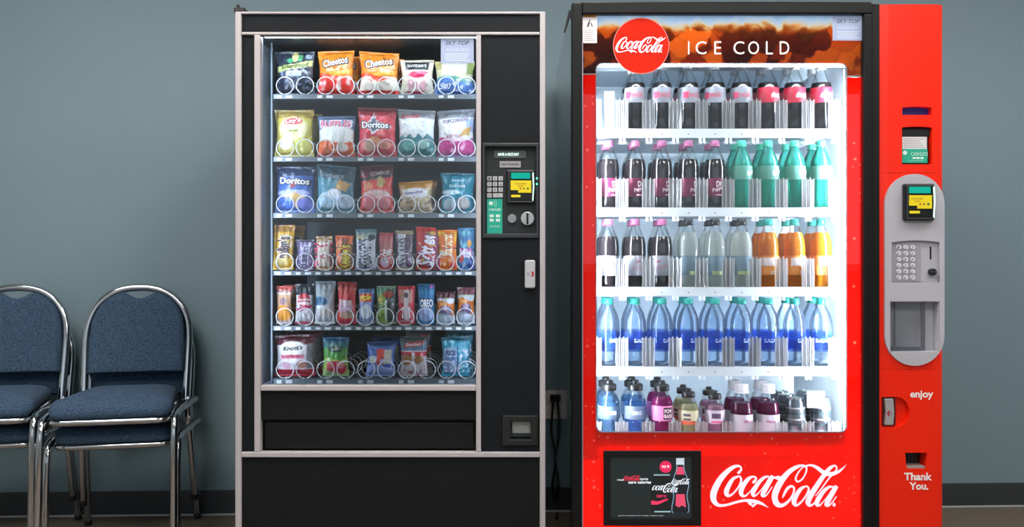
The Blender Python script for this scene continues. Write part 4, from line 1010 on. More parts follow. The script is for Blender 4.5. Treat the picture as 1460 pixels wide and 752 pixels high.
def led(x0, x1, y0, y1, z0, z1, m): MB().box(x0, x1, y0, y1, z0, z1).build('led_or_added_strip', m, cm)
M_chan = pm('led_channel', 'd4d8dc', .5)
def channel(a, b, y): MB().box(X(a, CF), X(b, CF), y, y + .001, Z(614, CF), Z(110, CF)).build('led_channel', M_chan, cm)
channel(1210, 1227, -.047); channel(830.5, 848, -.047)
led(X(1208.5, CF), X(1228, CF), -.0495, -.0485, Z(653, CF), Z(110, CF), LED('added_glow_right', 13))  # glow panels added behind the side prints to brighten the red
led(X(829.5, CF), X(849.5, CF), -.0495, -.0485, Z(653, CF), Z(108, CF), LED('added_glow_left', 2.2))
led(X(1215, CF), X(1223, CF), -.0455, -.040, Z(612, CF), Z(112, CF), LED('led_right', 330))
led(X(835, CF), X(843, CF), -.0455, -.040, Z(612, CF), Z(112, CF), LED('led_left', 210))
led(X(855, CF), X(1205, CF), -.050, -.044, zh - .004, zh - .0005, LED('led_top', 60))
led(X(830, CF), X(1228, CF), -.004, -.001, Z(87, CF), Z(18, CF), LED('led_header', 4.6))
led(X(1216, CF), X(1223, CF), .0, .006, .12, Z(655, CF), LED('led_bottom_right', 520))
led(X(834, CF), X(840, CF), .0, .006, .12, Z(655, CF), LED('led_bottom_left', 190))
led(X(1005, CF), X(1200, CF), .0, .006, .12, .13, LED('led_bottom', 130))
led(X(830, CF), X(1228, CF), .012, .015, .12, Z(650.5, CF), LED('added_glow_bottom', 2.6))  # glow panel added behind the lower print to lift its red
led(X(852, CF), X(1206, CF), -.047, -.042, zb + .004, zb + .008, LED('added_floor_glow', 22))  # strip added to brighten the dim low print and bottom bottles
M_added_under = LED('added_under_shelf', 13); M_added_under2 = LED('added_under_shelf_rear', 55)  # strips under the shelves added to even out the cooler light
MB().box(X(845, .03), X(1195, .03), .24, .25, zh + .054, zh + .0575).build('led_or_added_strip', M_added_under2, cm)
MB().box(X(845, .03), X(1195, .03), .234, .236, zh + .042, zh + .058).build('added_strip_shade', M_shelf, cm)  # plate added to keep the rear strip out of view
# --- graphics on the glass front
GY = -.0633
def glow(name, h, e):
    m, nt, out = newmat(name)
    b = N(nt, 'ShaderNodeBsdfPrincipled'); b.inputs['Base Color'].default_value = rgb(h) + (1,); b.inputs['Roughness'].default_value = .4
    b.inputs['Emission Color'].default_value = rgb(h) + (1,); b.inputs['Emission Strength'].default_value = e
    nt.links.new(b.outputs[0], out.inputs['Surface']); return m
M_sign = glow('backlit_white_letters', 'eceaf8', .42)
m = MB(); put_script(m, X(1109.5, GY), Z(693.7, GY), S(194.5, GY), lambda x, z: (x, GY - .0006, z)); m.build('script_wordmark', M_sign, cm)
dc = MB().disc(X(914, GY), Z(65.5, GY), S(39.3, GY), GY - .0012, GY - .0002, 48).build('red_disc', backlit('disc_red', 'f03a28', .35), cm)
sub(dc, MB().ring([(X(914, GY) + S(40.2, GY) * math.cos(2 * PI * k / 48), Z(65.5, GY) + S(40.2, GY) * math.sin(2 * PI * k / 48)) for k in range(48)], [(X(914, GY) + S(39.2, GY) * math.cos(2 * PI * k / 48), Z(65.5, GY) + S(39.2, GY) * math.sin(2 * PI * k / 48)) for k in range(48)], GY - .0013, GY - .0003).build('disc_rim', paint('f08d84'), None))
m = MB(); put_script(m, X(913.3, GY), Z(64.3, GY), S(72, GY), lambda x, z: (x, GY - .0016, z)); sub(dc, m.build('script_wordmark', M_sign, None))
M_let = glow('backlit_letters', 'f6f3f2', .5)
for ch_, px in zip('ICECOLD', (982, 999.5, 1023.5, 1053.5, 1074.5, 1097, 1118.5)):
    m = MB(); text_px(m, ch_, px, 68.2, {'I': 1.9, 'E': 10, 'L': 10}.get(ch_, 15.5 if ch_ != 'D' else 13.5), 18.5, GY - .0006, bold=-.004)
    m.build('sign_letter', M_let, cm)
sk = kp(830.5, 20.5, 851, 62, GY - .0008, GY, 'warning_sticker', paint('e6e2e6'))
kp(831.5, 22, 850, 25.2, GY - .0013, GY - .0008, 'orange_band', paint('dd8a24'), 0, sk)
m = MB(); text_px(m, 'WARNING', 841, 23.6, 14, 2.0, GY - .0016, bold=.03); sub(sk, m.build('lettering', paint('6b3c0c'), None))
m = MB(); yy = GY - .0012
m.prism([P(836.5, 39), P(839, 39), P(841.2, 32), P(838.8, 31.2)], yy, yy + .0003); m.prism([P(841.6, 33), P(843, 33), P(845, 38.5), P(843.6, 38.8)], yy, yy + .0003); m.disc(*P(840.6, 29.8), S(1.1), yy, yy + .0003, 10)
sub(sk, m.build('pictogram', paint('3b3948'), None))
m = MB()
for k in range(6): m.pbox(833, 44 + k * 2.7, 848 - (k * 3) % 5, 45 + k * 2.7, yy, yy + .0003, CF)
sub(sk, m.build('print_lines', paint('b9b6bc'), None))
sticker(cm, 1187, 23.3, 1231.5, 58, GY - .0001)
# --- small screen
bz = MB().ring([P(860, 748.5), P(998.5, 748.5), P(998.5, 642), P(860, 642)], [P(869.5, 738.5), P(986, 738.5), P(986, 651), P(869.5, 651)], GY - .010, GY).build('screen_bezel', pm('screen_bezel_black', '0c0d0f', .3), cm, bevel=.001)
SY = GY - .004
M_scr = glow('screen_off_black', '1b2426', .5)
sc_ = kp(869, 650.5, 986.5, 739, SY, GY, 'screen', M_scr)
def scr(mb, name, h, e=.5): return sub(sc_, mb.build(name, glow('screen_' + name + h, h, e), None))
s1, s2, s3, s4 = SY - .0004, SY - .0008, SY - .0012, SY - .0016
Pp = lambda a, b: (X(a, SY), Z(b, SY))
m = MB(); m.disc(*Pp(949, 666), S(8.3), s1 - .0004, s1, 24); scr(m, 'pink_disc', 'd8285a')
m = MB(); text_px(m, 'try it', 949, 666, 11, 5, s2 - .0004, bold=.04); scr(m, 'lettering', 'ffe4ee')
can = [Pp(*q) for q in ((929, 730), (931, 733), (953, 733), (957, 730), (958.5, 722), (958.5, 684), (955, 679), (933, 679), (929, 684), (928, 690), (928, 722))]
m = MB().prism(can, s1, s1 + .0004); scr(m, 'can_picture', '15191b')
m = MB(); m.pbox(932, 676.8, 955, 678.6, s2, s1, SY); m.pbox(933, 729, 956, 731, s2, s1, SY); scr(m, 'can_rim', '8fb0bc')
put = MB(); put_script(put, X(947, SY), Z(696, SY), S(44, SY), lambda x, z: (x, s3, z), SCRIPT[3:]); scr(put, 'wordmark_on_can', 'dfe6f0')
m = MB(); text_px(m, 'zero', 943, 708, 14, 4, s3, bold=.01); m.prism([Pp(928.5, 714), Pp(938, 715.5), Pp(952, 711), Pp(952, 713.5), Pp(938, 720), Pp(928.5, 720)], s2, s1); scr(m, 'red_ribbon', 'e23460')
bo = []
for (w, yv) in ((5.8, 663), (5.4, 666), (6.5, 672), (9.5, 680), (12, 688), (12.4, 694), (10.5, 702), (9.8, 708), (11, 715), (12.5, 722), (12.8, 728), (11, 732)): bo.append((w, yv))
out_ = [Pp(970 + w, yv) for w, yv in bo] + [Pp(970 - w, yv) for w, yv in reversed(bo)]
m = MB().prism(out_, s2, s1); scr(m, 'bottle_picture', '171b22')
m = MB(); m.ring(out_, [Pp(970 + w - 1.1, yv) for w, yv in bo] + [Pp(970 - w + 1.1, yv) for w, yv in reversed(bo)], s3, s2); scr(m, 'bottle_edge', '7f9fb8')
m = MB(); m.pbox(964, 653.5, 975.5, 663, s3, s2, SY); scr(m, 'bottle_cap', 'c8d6e4')
m = MB(); m.prism([Pp(966, 666), Pp(974, 666), Pp(976, 677), Pp(964, 677)], s3, s2); scr(m, 'liquid_glint', 'd8486a'); m = MB().prism([Pp(964, 705), Pp(976, 705), Pp(978, 724), Pp(972, 721), Pp(968, 724), Pp(963, 721)], s3, s2); scr(m, 'liquid_glint', 'd8486a')
put = MB(); put_script(put, X(970.5, SY), Z(687, SY), S(27, SY), lambda x, z: (x, s4, z)); scr(put, 'wordmark_on_bottle', 'e6ecf6')
m = MB(); text_px(m, 'real', 884.5, 684.5, 9, 3, s1, bold=.02); text_px(m, 'taste', 918, 683.5, 12, 3, s1, bold=.02); text_px(m, 'zero calories', 912, 688, 33, 4.4, s1, bold=.04)
text_px(m, 'please recycle and enjoy responsibly', 914, 735.8, 64, 1.6, s1); scr(m, 'slogan', 'd9dde6')
m = MB(); put_script(m, X(901, SY), Z(682.2, SY), S(24, SY), lambda x, z: (x, s1 - .0002, z)); scr(m, 'slogan_script', 'e0344e')

# --- red column
x0, x1 = X(1252, CF), X(1347.5, CF)
mid = (x0 + x1) / 2
prof = [(x0, .05), (x0, -.060), (x0 + .003, -.063), (x0 + .03, -.0655), (mid, -.0665), (x1 - .035, -.0655), (x1 - .018, -.063), (x1 - .008, -.057), (x1 - .002, -.046), (x1, -.03), (x1, .05)]
CB = -.066
col = MB().zprism(prof, .06, Z(7, CF)).build('red_column', M_red, cm)
def arch_rect(a, b, cc, d, rise=1.5):
    pts = [(a, d), (cc, d), (cc, b)]
    for k in range(1, 6): t = k / 6; pts.append((cc + (a - cc) * t, b - rise * 4 * t * (1 - t)))
    pts.append((a, b)); return [(X(p, CB), Z(q, CB)) for p, q in pts]
def dshape():
    pts = [(1257.5, 609), (1257.5, 567)]
    pts += [(1275, 566)]
    for k in range(9): a = -PI / 2 + PI * k / 8; pts.append((1277 + 20 * math.cos(a), 588 + 22 * math.sin(a)))
    pts += [(1275, 610)]
    return [(X(p, CB), Z(q, CB)) for p, q in pts]
cret = [(X(p, CB), Z(q, CB)) for p, q in ((1290.5, 646), (1322, 646), (1320, 665), (1317, 668.5), (1294, 668.5), (1292, 665))]
vend = [(X(p, CB), Z(q, CB)) for p, q in ((1268, 430), (1338, 430), (1338, 502), (1268, 502))]
keyp = arch_rect(1270, 346, 1338, 403, 3)
cut(col, MB().prism(arch_rect(1286.5, 153.5, 1328.5, 164), -.2, -.04))
cut(col, MB().prism(arch_rect(1286, 182, 1329, 234.5), -.2, -.035))
cut(col, MB().prism(dshape(), -.2, -.050))
cut(col, MB().prism(cret, -.2, -.02))
cut(col, MB().prism(vend, -.2, .03)); cut(col, MB().prism(keyp, -.2, -.058))
for yy_ in (246.8, 527): cut(col, MB().pbox(1200, yy_ - .35, 1400, yy_ + .35, -.2, -.0635, CB))
sub_disp = MB().pbox(1285, 150, 1330, 166, -.0425, -.038, CB).build('display_window', glow('blue_display', '1c1a5c', .5), cm)
cb_ = MB().pbox(1285, 180, 1330, 236, -.040, -.033, CB).build('card_niche_back', pm('niche_black', '191c20', .5), cm)
sub(cb_, MB().pbox(1286.4, 182, 1329, 194, -.052, -.040, CB).build('card_hood', pm('hood_black', '25292c', .35), None, bevel=.002))
sub(cb_, MB().pbox(1288.5, 194.5, 1324, 213, -.056, -.0555, CB).build('white_card', paint('d9dade'), None))
m = MB()
for k in range(5): m.pbox(1291, 197 + k * 3, 1321 - (k * 7) % 9, 198 + k * 3, -.0563, -.0561, CB)
sub(cb_, m.build('card_print', paint('9ea2aa'), None))
tl = MB().pbox(1286.6, 212, 1324.5, 232, -.0575, -.057, CB).build('payment_sticker', paint('1fa98c'), None); sub(cb_, tl)
m = MB(); text_px(m, 'CASHLESS', 1311, 219.5, 24, 5, -.0579, bold=.0); text_px(m, 'accepted', 1306, 229, 20, 1.6, -.0579)
m.disc(X(1292, CB), Z(217.5, CB), S(3), -.0579, -.0577, 14)
for k in range(3): m.pbox(1303 + k * 5.6, 223.6, 1307.6 + k * 5.6, 226.2, -.0579, -.0577, CB)
sub(tl, m.build('lettering', paint('d2f2ea'), None))
# grey service panel
M_grey = pm('grey_panel_plastic', 'b0b0ba', 0.45, bump=.03)
stad = prrect(1260.5, 248.5, 1345, 521.5, 42, CB, 12)
GP = -.073
gp = MB().prism(stad, GP, -.034).build('service_panel', M_grey, cm)
cut(gp, MB().prism(keyp, -.2, -.064)); cut(gp, MB().prism(vend, -.2, .0))
reader(cm, 1286, 262.5, 1330, 315, GP)
kpl = MB().pbox(1271.5, 347.5, 1313, 402, -.0665, -.062, CB).build('keypad', pm('keypad_grey', '9a9aa4', .45), cm, bevel=.001)
M_kw = pm('key_pale', 'd2d2da', .4)
NUM = '123456789*0#ABCDEF'
for r in range(6):
    for q in range(3):
        cx_, cy_ = 1281 + q * 10, 353 + r * 8.6
        k = MB().disc(X(cx_, CB), Z(cy_, CB), S(3.3, CB), -.0705, -.0660, 18).build('key', M_kw, None, bevel=.0008); sub(kpl, k)
        m = MB(); text_px(m, NUM[r * 3 + q], cx_, cy_, 2.4, 3.6, -.0709); sub(k, m.build('numeral', paint('5c5f6c'), None))
MB().pbox(1326, 352, 1328.4, 370, -.0646, -.0625, CB).build('coin_slot', M_dark, cm)
ck = MB().disc(X(1328, CB), Z(388, CB), S(5, CB), -.080, -.0625, 24).build('coin_knob', M_dark, cm, bevel=.002)
sub(ck, MB().pbox(1324, 386.5, 1332, 389.5, -.083, -.0798, CB).build('knob_grip', M_dgrey, None, bevel=.001))
# vend opening: grey pocket and clear door
vb = MB(); vb.box(X(1267, CB), X(1339, CB), -.034, -.030, Z(503, CB), Z(429, CB))
vb.box(X(1266.5, CB), X(1268.5, CB), -.0665, .0, Z(503, CB), Z(429, CB)); vb.box(X(1337.4, CB), X(1339.5, CB), -.0665, .0, Z(503, CB), Z(429, CB))
vb.box(X(1267, CB), X(1339, CB), -.0665, .0, Z(503.5, CB), Z(501.4, CB)); vb.box(X(1267, CB), X(1339, CB), -.0665, .0, Z(430.6, CB), Z(428.5, CB))
vb.build('vend_pocket', pm('pocket_grey', 'c2c3cc', .5), cm)
vd = MB().pbox(1269, 431.5, 1319, 500, -.064, -.060, CB).build('vend_door', clear('door_acrylic', (.93, .94, .95), .8, .08, milky=.05, milkcol='b0b4ba'), cm)
m = MB(); m.pbox(1269, 495, 1319, 500, -.0665, -.0595, CB); m.pbox(1313.5, 431.5, 1319, 495, -.0665, -.0595, CB); m.pbox(1275, 431.5, 1277, 495, -.0652, -.0595, CB)
sub(vd, m.build('door_edge', clear('door_edge_acrylic', (.72, .74, .77), .8, .1, milky=.25, milkcol='9a9fa6'), None, bevel=.001))
# lock handle, coin return, lettering
hw_ = MB().prism(prrect(1259.5, 568, 1278.5, 608, 2, CB), -.058, -.049).build('lock_plate', pm('lock_dark', '4a1512', .4), cm)
hd2 = MB().prism([(X(p, CB), Z(q, CB)) for p, q in ((1261.5, 606.5), (1274, 606.5), (1275.5, 588), (1274, 569), (1261.5, 569), (1263.5, 588))], -.066, -.052).build('lock_handle', pm('handle_steel', 'b9b9bd', .3, metal=.4), None, bevel=.002); sub(hw_, hd2)
m = MB(); Pm = [(X(1269, CB) - S(4) * math.sin(PI * k / 12), Z(590, CB) + S(4) * math.cos(PI * k / 12)) for k in range(13)]
m.prism(Pm + [(X(1267.5, CB), Z(590, CB))], -.0668, -.0655); sub(hd2, m.build('red_mark', paint('b3202c'), None))
m = MB(); text_px(m, 'E', 1271, 590, 2.6, 3.4, -.0668); sub(hd2, m.build('mark_lettering', paint('6a5a72'), None))
cb2 = MB().prism(cret, -.026, -.018).build('coin_return_cup', pm('coin_cup_black', '151a1b', .3), cm)
m = MB()
for k in range(4): m.pbox(1297 + k * 5.5, 648, 1298.5 + k * 5.5, 664, -.030, -.026, CB)
sub(cb2, m.build('cup_rib', pm('cup_rib_dark', '2c3233', .3), None))
sub(cb2, MB().prism([(X(p, CB), Z(q, CB)) for p, q in ((1292, 665.5), (1320, 665.5), (1317.5, 668.4), (1294, 668.4))], -.066, -.022).build('cup_lip', pm('lip_grey', '9f8f8f', .4), None))
M_wl = paint('f3ecea')
m = MB(); text_px(m, 'enjoy', 1314.2, 564, 33, 13.2, -.0672, bold=.03)
m.build('enjoy_lettering', M_wl, cm)
m = MB(); text_px(m, 'Thank', 1309, 680, 40, 11, -.0674, bold=.035); text_px(m, 'You.', 1310, 693.5, 27, 10.8, -.0674, bold=.035)
m.build('thank_you_lettering', M_wl, cm)

# --- shelves
CLIP = pm('clip_white', 'eef3f8', .4)
M_guide = clear('guide_acrylic', (.93, .96, .99), 1.0, .12, milky=.38, milkcol='ffffff', through=.5)
BY = .062; SLY = .018
SLOT = [868 + 37.9 * i for i in range(9)]
ROWS = [(184.5, 196.5), (297, 308.5), (410.5, 422.5), (524, 536.5), (640, 646)]
SHZ = []
for ri, (a, b) in enumerate(ROWS):
    zt, zb_ = Z(a, SLY), Z(b, SLY); SHZ.append(zt)
    s = MB(); s.box(X(837, SLY), X(1200.5, SLY), SLY, SLY + .006, zb_, zt + .002); s.box(X(837, SLY), X(1200.5, SLY), SLY + .006, .54, zt - .006, zt)
    so = s.build('cooler_shelf', M_shelf, cm, bevel=.001)
    if ri < 4:  # added under-shelf strips, with a plate hiding the rear one
        sub(so, MB().box(X(845, .03), X(1195, .03), .027, .032, zt - .011, zt - .0065).build('led_or_added_strip', M_added_under, None))
        sub(so, MB().box(X(845, .03), X(1195, .03), .24, .25, zt - .0095, zt - .0065).build('led_or_added_strip', M_added_under2, None))
        sub(so, MB().box(X(845, .03), X(1195, .03), .234, .236, zt - .017, zt - .0061).build('added_strip_shade', M_shelf, None))
    for i in range(9):
        sub(so, MB().pbox(SLOT[i] - 1.2, a + 6.2, SLOT[i] + 1.2, a + 7.6, SLY - .0008, SLY, SLY).build('slot_mark', paint('7d8794'), None))
    for i in range(10):
        gx = SLOT[0] - 19 + 37.9 * i
        g = MB(); zt2 = zt + S(44 if ri < 4 else 40, SLY)
        for off, rr_, hh_ in ((-8.6, .0017, .97), (-6.2, .0012, .94), (-3.4, .0026, 1.0), (-.4, .0011, .92), (2.6, .0026, 1.0), (5.6, .0012, .94), (8.2, .0017, .97)):
            zz2 = (zt2 - zt) * hh_
            g.lathe([(rr_, .0022), (rr_, zz2 - rr_), (rr_ * .7, zz2 - rr_ * .3), (.0002, zz2)], 10, (X(gx + off, SLY), SLY + .0005, zt))
        g.box(X(gx - 8.6, SLY), X(gx + 8.6, SLY), SLY + .0035, SLY + .0042, zt + .0022, zt2 - .006)
        g.box(X(gx, BY) - .0007, X(gx, BY) + .0007, SLY + .007, SLY + .075, zt + .0005, zt + .07)
        sub(so, g.build('bottle_guide', M_guide, None))
        if ri < 4 and 0 < i < 10:
            k_ = MB()
            for off in (-4, 1.4):
                k_.prism([(X(gx + off + 1.2, .04), zt - .0062), (X(gx + off + 2.6, .04), zt - .0062), (X(gx + off + 4, .04), zb_ - S(6.5)), (X(gx + off + 2.4, .04), zb_ - S(7)), (X(gx + off, .04), zb_ - S(6))], .04, .05)
            sub(so, k_.build('hanger_clip', CLIP, None))
# --- bottles
CLEARP = clear('bottle_clear', (.975, .99, .995), .45, .06)
M_cola = pm('cola_liquid', '1d1717', .12, coat=.5, spec=.7)
M_cola2 = pm('dark_soda_liquid', '221a1e', .12, coat=.5, spec=.7)
M_green = clear('green_bottle', (.42, .96, .88), 1.0, .05, milky=.34, milkcol='4cf2dc')
M_waterp = clear('water_bottle_plastic', (.87, .94, .995), .8, .06, milky=.09, milkcol='c4dcf6')
M_pale = clear('pale_soda', (.95, .98, .96), .3, .1, milky=.5, milkcol='f2faf4')
M_orange = clear('orange_soda', (1, .62, .15), .5, .1, milky=.8, milkcol='ff9a28')
M_blueq = clear('blue_sport_drink', (.78, .90, .98), .6, .1, milky=.12, milkcol='6fa8e0')
M_blueq2 = clear('deep_blue_sport_drink', (.6, .8, .98), .6, .1, milky=.26, milkcol='3f86d8')
M_purp = clear('purple_drink', (.75, .2, .5), .6, .1, milky=.75, milkcol='a8287c')
M_yelq = clear('pale_yellow_drink', (.95, .93, .75), .6, .1, milky=.7, milkcol='dcd9a8')
M_pinkq = clear('pink_drink', (.95, .6, .75), .6, .1, milky=.6, milkcol='d8a0c0')
M_vit = clear('plum_drink', (.55, .12, .38), .7, .08, milky=.65, milkcol='7a1c56')
def petal(a, z):
    return 1 + (.055 * math.cos(5 * a) if z < .012 else .025 * math.cos(5 * a) if z < .022 else 0)
def prof_soda(r, H):
    return [(r * .62, 0), (r * .9, .002), (r * .98, .010), (r, .022), (r * .985, .045), (r * .95, .062), (r * .95, .085), (r * .985, .10), (r, .115), (r * .99, H * .60), (r * .93, H * .68), (r * .78, H * .755), (r * .6, H * .82), (r * .44, H * .87), (r * .38, H * .90), (r * .38, H * .925)]
def prof_water(r, H):
    p = [(r * .7, 0), (r * .95, .004), (r, .014)]
    for k in range(6): p += [(r * .95, .024 + k * .012), (r, .030 + k * .012)]
    p += [(r * .99, H * .50), (r, H * .58), (r * .96, H * .66), (r * .8, H * .76), (r * .6, H * .83), (r * .42, H * .885), (r * .38, H * .905), (r * .38, H * .925)]
    return p
def prof_sport(r, H):
    return [(r * .8, 0), (r * .96, .003), (r, .012), (r * .97, .03), (r * .84, .045), (r * .82, .07), (r * .95, .085), (r, .095), (r * .98, H * .62), (r, H * .66), (r * .93, H * .70), (r * .72, H * .78), (r * .56, H * .82), (r * .52, H * .84), (r * .52, H * .86)]
def prof_vit(r, H):
    return [(r * .8, 0), (r * .97, .003), (r, .012), (r, H * .52), (r * 1.02, H * .54), (r * .98, H * .58), (r * .93, H * .66), (r * .72, H * .78), (r * .52, H * .84), (r * .5, H * .86)]
def rad(prof, z):
    for i in range(len(prof) - 1):
        if prof[i][1] <= z <= prof[i + 1][1]:
            t = (z - prof[i][1]) / max(1e-6, prof[i + 1][1] - prof[i][1]); return prof[i][0] + (prof[i + 1][0] - prof[i][0]) * t
    return prof[-1][0]
def make_bottle(name, kind, label, cat, group, loc, H, r, pf, shell, liquid, fill, lab, capcol, capr=.40, capz=.915, texts=(), capsport=False):
    root = thing(name, label, cat, (0, 0, 0), group)
    prof = pf(r, H)
    MB().lathe(prof, 28, mod=petal if pf is prof_soda else None, cap=True).build('bottle_body', shell, root, smooth='all', world=False)
    if liquid:
        zs = [p for p in prof if p[1] < H * fill]; zs.append((rad(prof, H * fill), H * fill))
        MB().lathe([(max(.001, a * .955), max(.0012, b)) for a, b in zs], 28, mod=petal if pf is prof_soda else None).build('liquid', liquid, root, smooth=True, world=False)
    if lab:
        z0, z1, mat_ = lab
        zz = [H * z0 + (H * z1 - H * z0) * k / 6 for k in range(7)]
        lo = MB().lathe([(rad(prof, z) * 1.012 + .0002, z) for z in zz], 32, cap=False).build('label', mat_, root, smooth=True, world=False)
        for (s, ang, zc, w, h, colr, rot, shear) in texts:
            m = MB()
            def fn(x, z, ang=ang):
                rr = rad(prof, z) * 1.012 + .0009
                a = -PI / 2 + ang + x / rr
                return (rr * math.cos(a), rr * math.sin(a), z)
            if s == '@':
                put_script(m, 0, H * zc, w, fn)
            elif s.startswith('#'):
                k = 8
                for i in range(k):
                    xa, xb = -w / 2 + w * i / k, -w / 2 + w * (i + 1) / k
                    m.add([fn(xa, H * zc - h / 2), fn(xb, H * zc - h / 2), fn(xb, H * zc + h / 2), fn(xa, H * zc + h / 2)], [(0, 1, 2, 3)])
            else: put_text(m, s, 0, H * zc, w, h, fn, rot=rot, bold=.03, shear=shear)
            sub(lo, m.build('label_print' if s.startswith('#') else 'label_lettering', paint(colr), None))
    cr_ = r * capr
    if capsport:
        MB().lathe([(cr_ * 1.25, H * .845), (cr_ * 1.28, H * .85), (cr_ * 1.28, H * .93), (cr_ * 1.1, H * .945), (cr_ * .62, H * .95), (cr_ * .6, H * .985), (cr_ * .5, H)], 24, mod=lambda a, z: 1 + .02 * math.cos(24 * a)).build('cap', capcol, root, smooth=True, world=False)
    else:
        MB().lathe([(cr_ * 1.0, H * capz - .002), (cr_ * 1.16, H * capz), (cr_ * 1.16, H * capz + .002), (cr_ * 1.02, H * capz + .003), (cr_ * 1.04, H * capz + .004), (cr_ * 1.02, H * .992), (cr_ * .88, H)], 28, mod=lambda a, z: 1 + .018 * math.cos(28 * a)).build('cap', capcol, root, smooth=True, world=False)
    root.location = loc
    return root
capm = lambda n, h: pm('cap_' + n, h, .4)
C_pink, C_teal, C_black, C_green, C_white, C_silver = capm('pink', 'b4648e'), capm('teal', '1d8c80'), capm('black', '0d0e10'), capm('green', '4cc8aa'), capm('white', 'ececf0'), capm('silver', 'd7dbe0')
L_silver = pm('label_silver', '8f949f', .35); L_red = pm('label_red', 'c0223e', .4); L_maroon = pm('label_maroon', '701a40', .4)
L_green = clear('label_green_white', (.8, 1, .95), .4, .2, milky=.65, milkcol='a8f0e0'); L_white = pm('label_white', 'a2a7b4', .4)
L_palebl = clear('label_pale_blue', (.85, .92, .98), .4, .2, milky=.55, milkcol='a9c6dc'); L_fanta = pm('label_orange', 'f59c4c', .4)
L_blue = clear('label_blue', (.35, .5, .95), .5, .15, milky=.38, milkcol='4a78dc')
L_plain = pm('label_plain_white', 'c6c4ce', .4); L_pw = pm('label_pink_white', 'e88ac0', .4)
H1 = .222; R1 = .0345
protos = {}
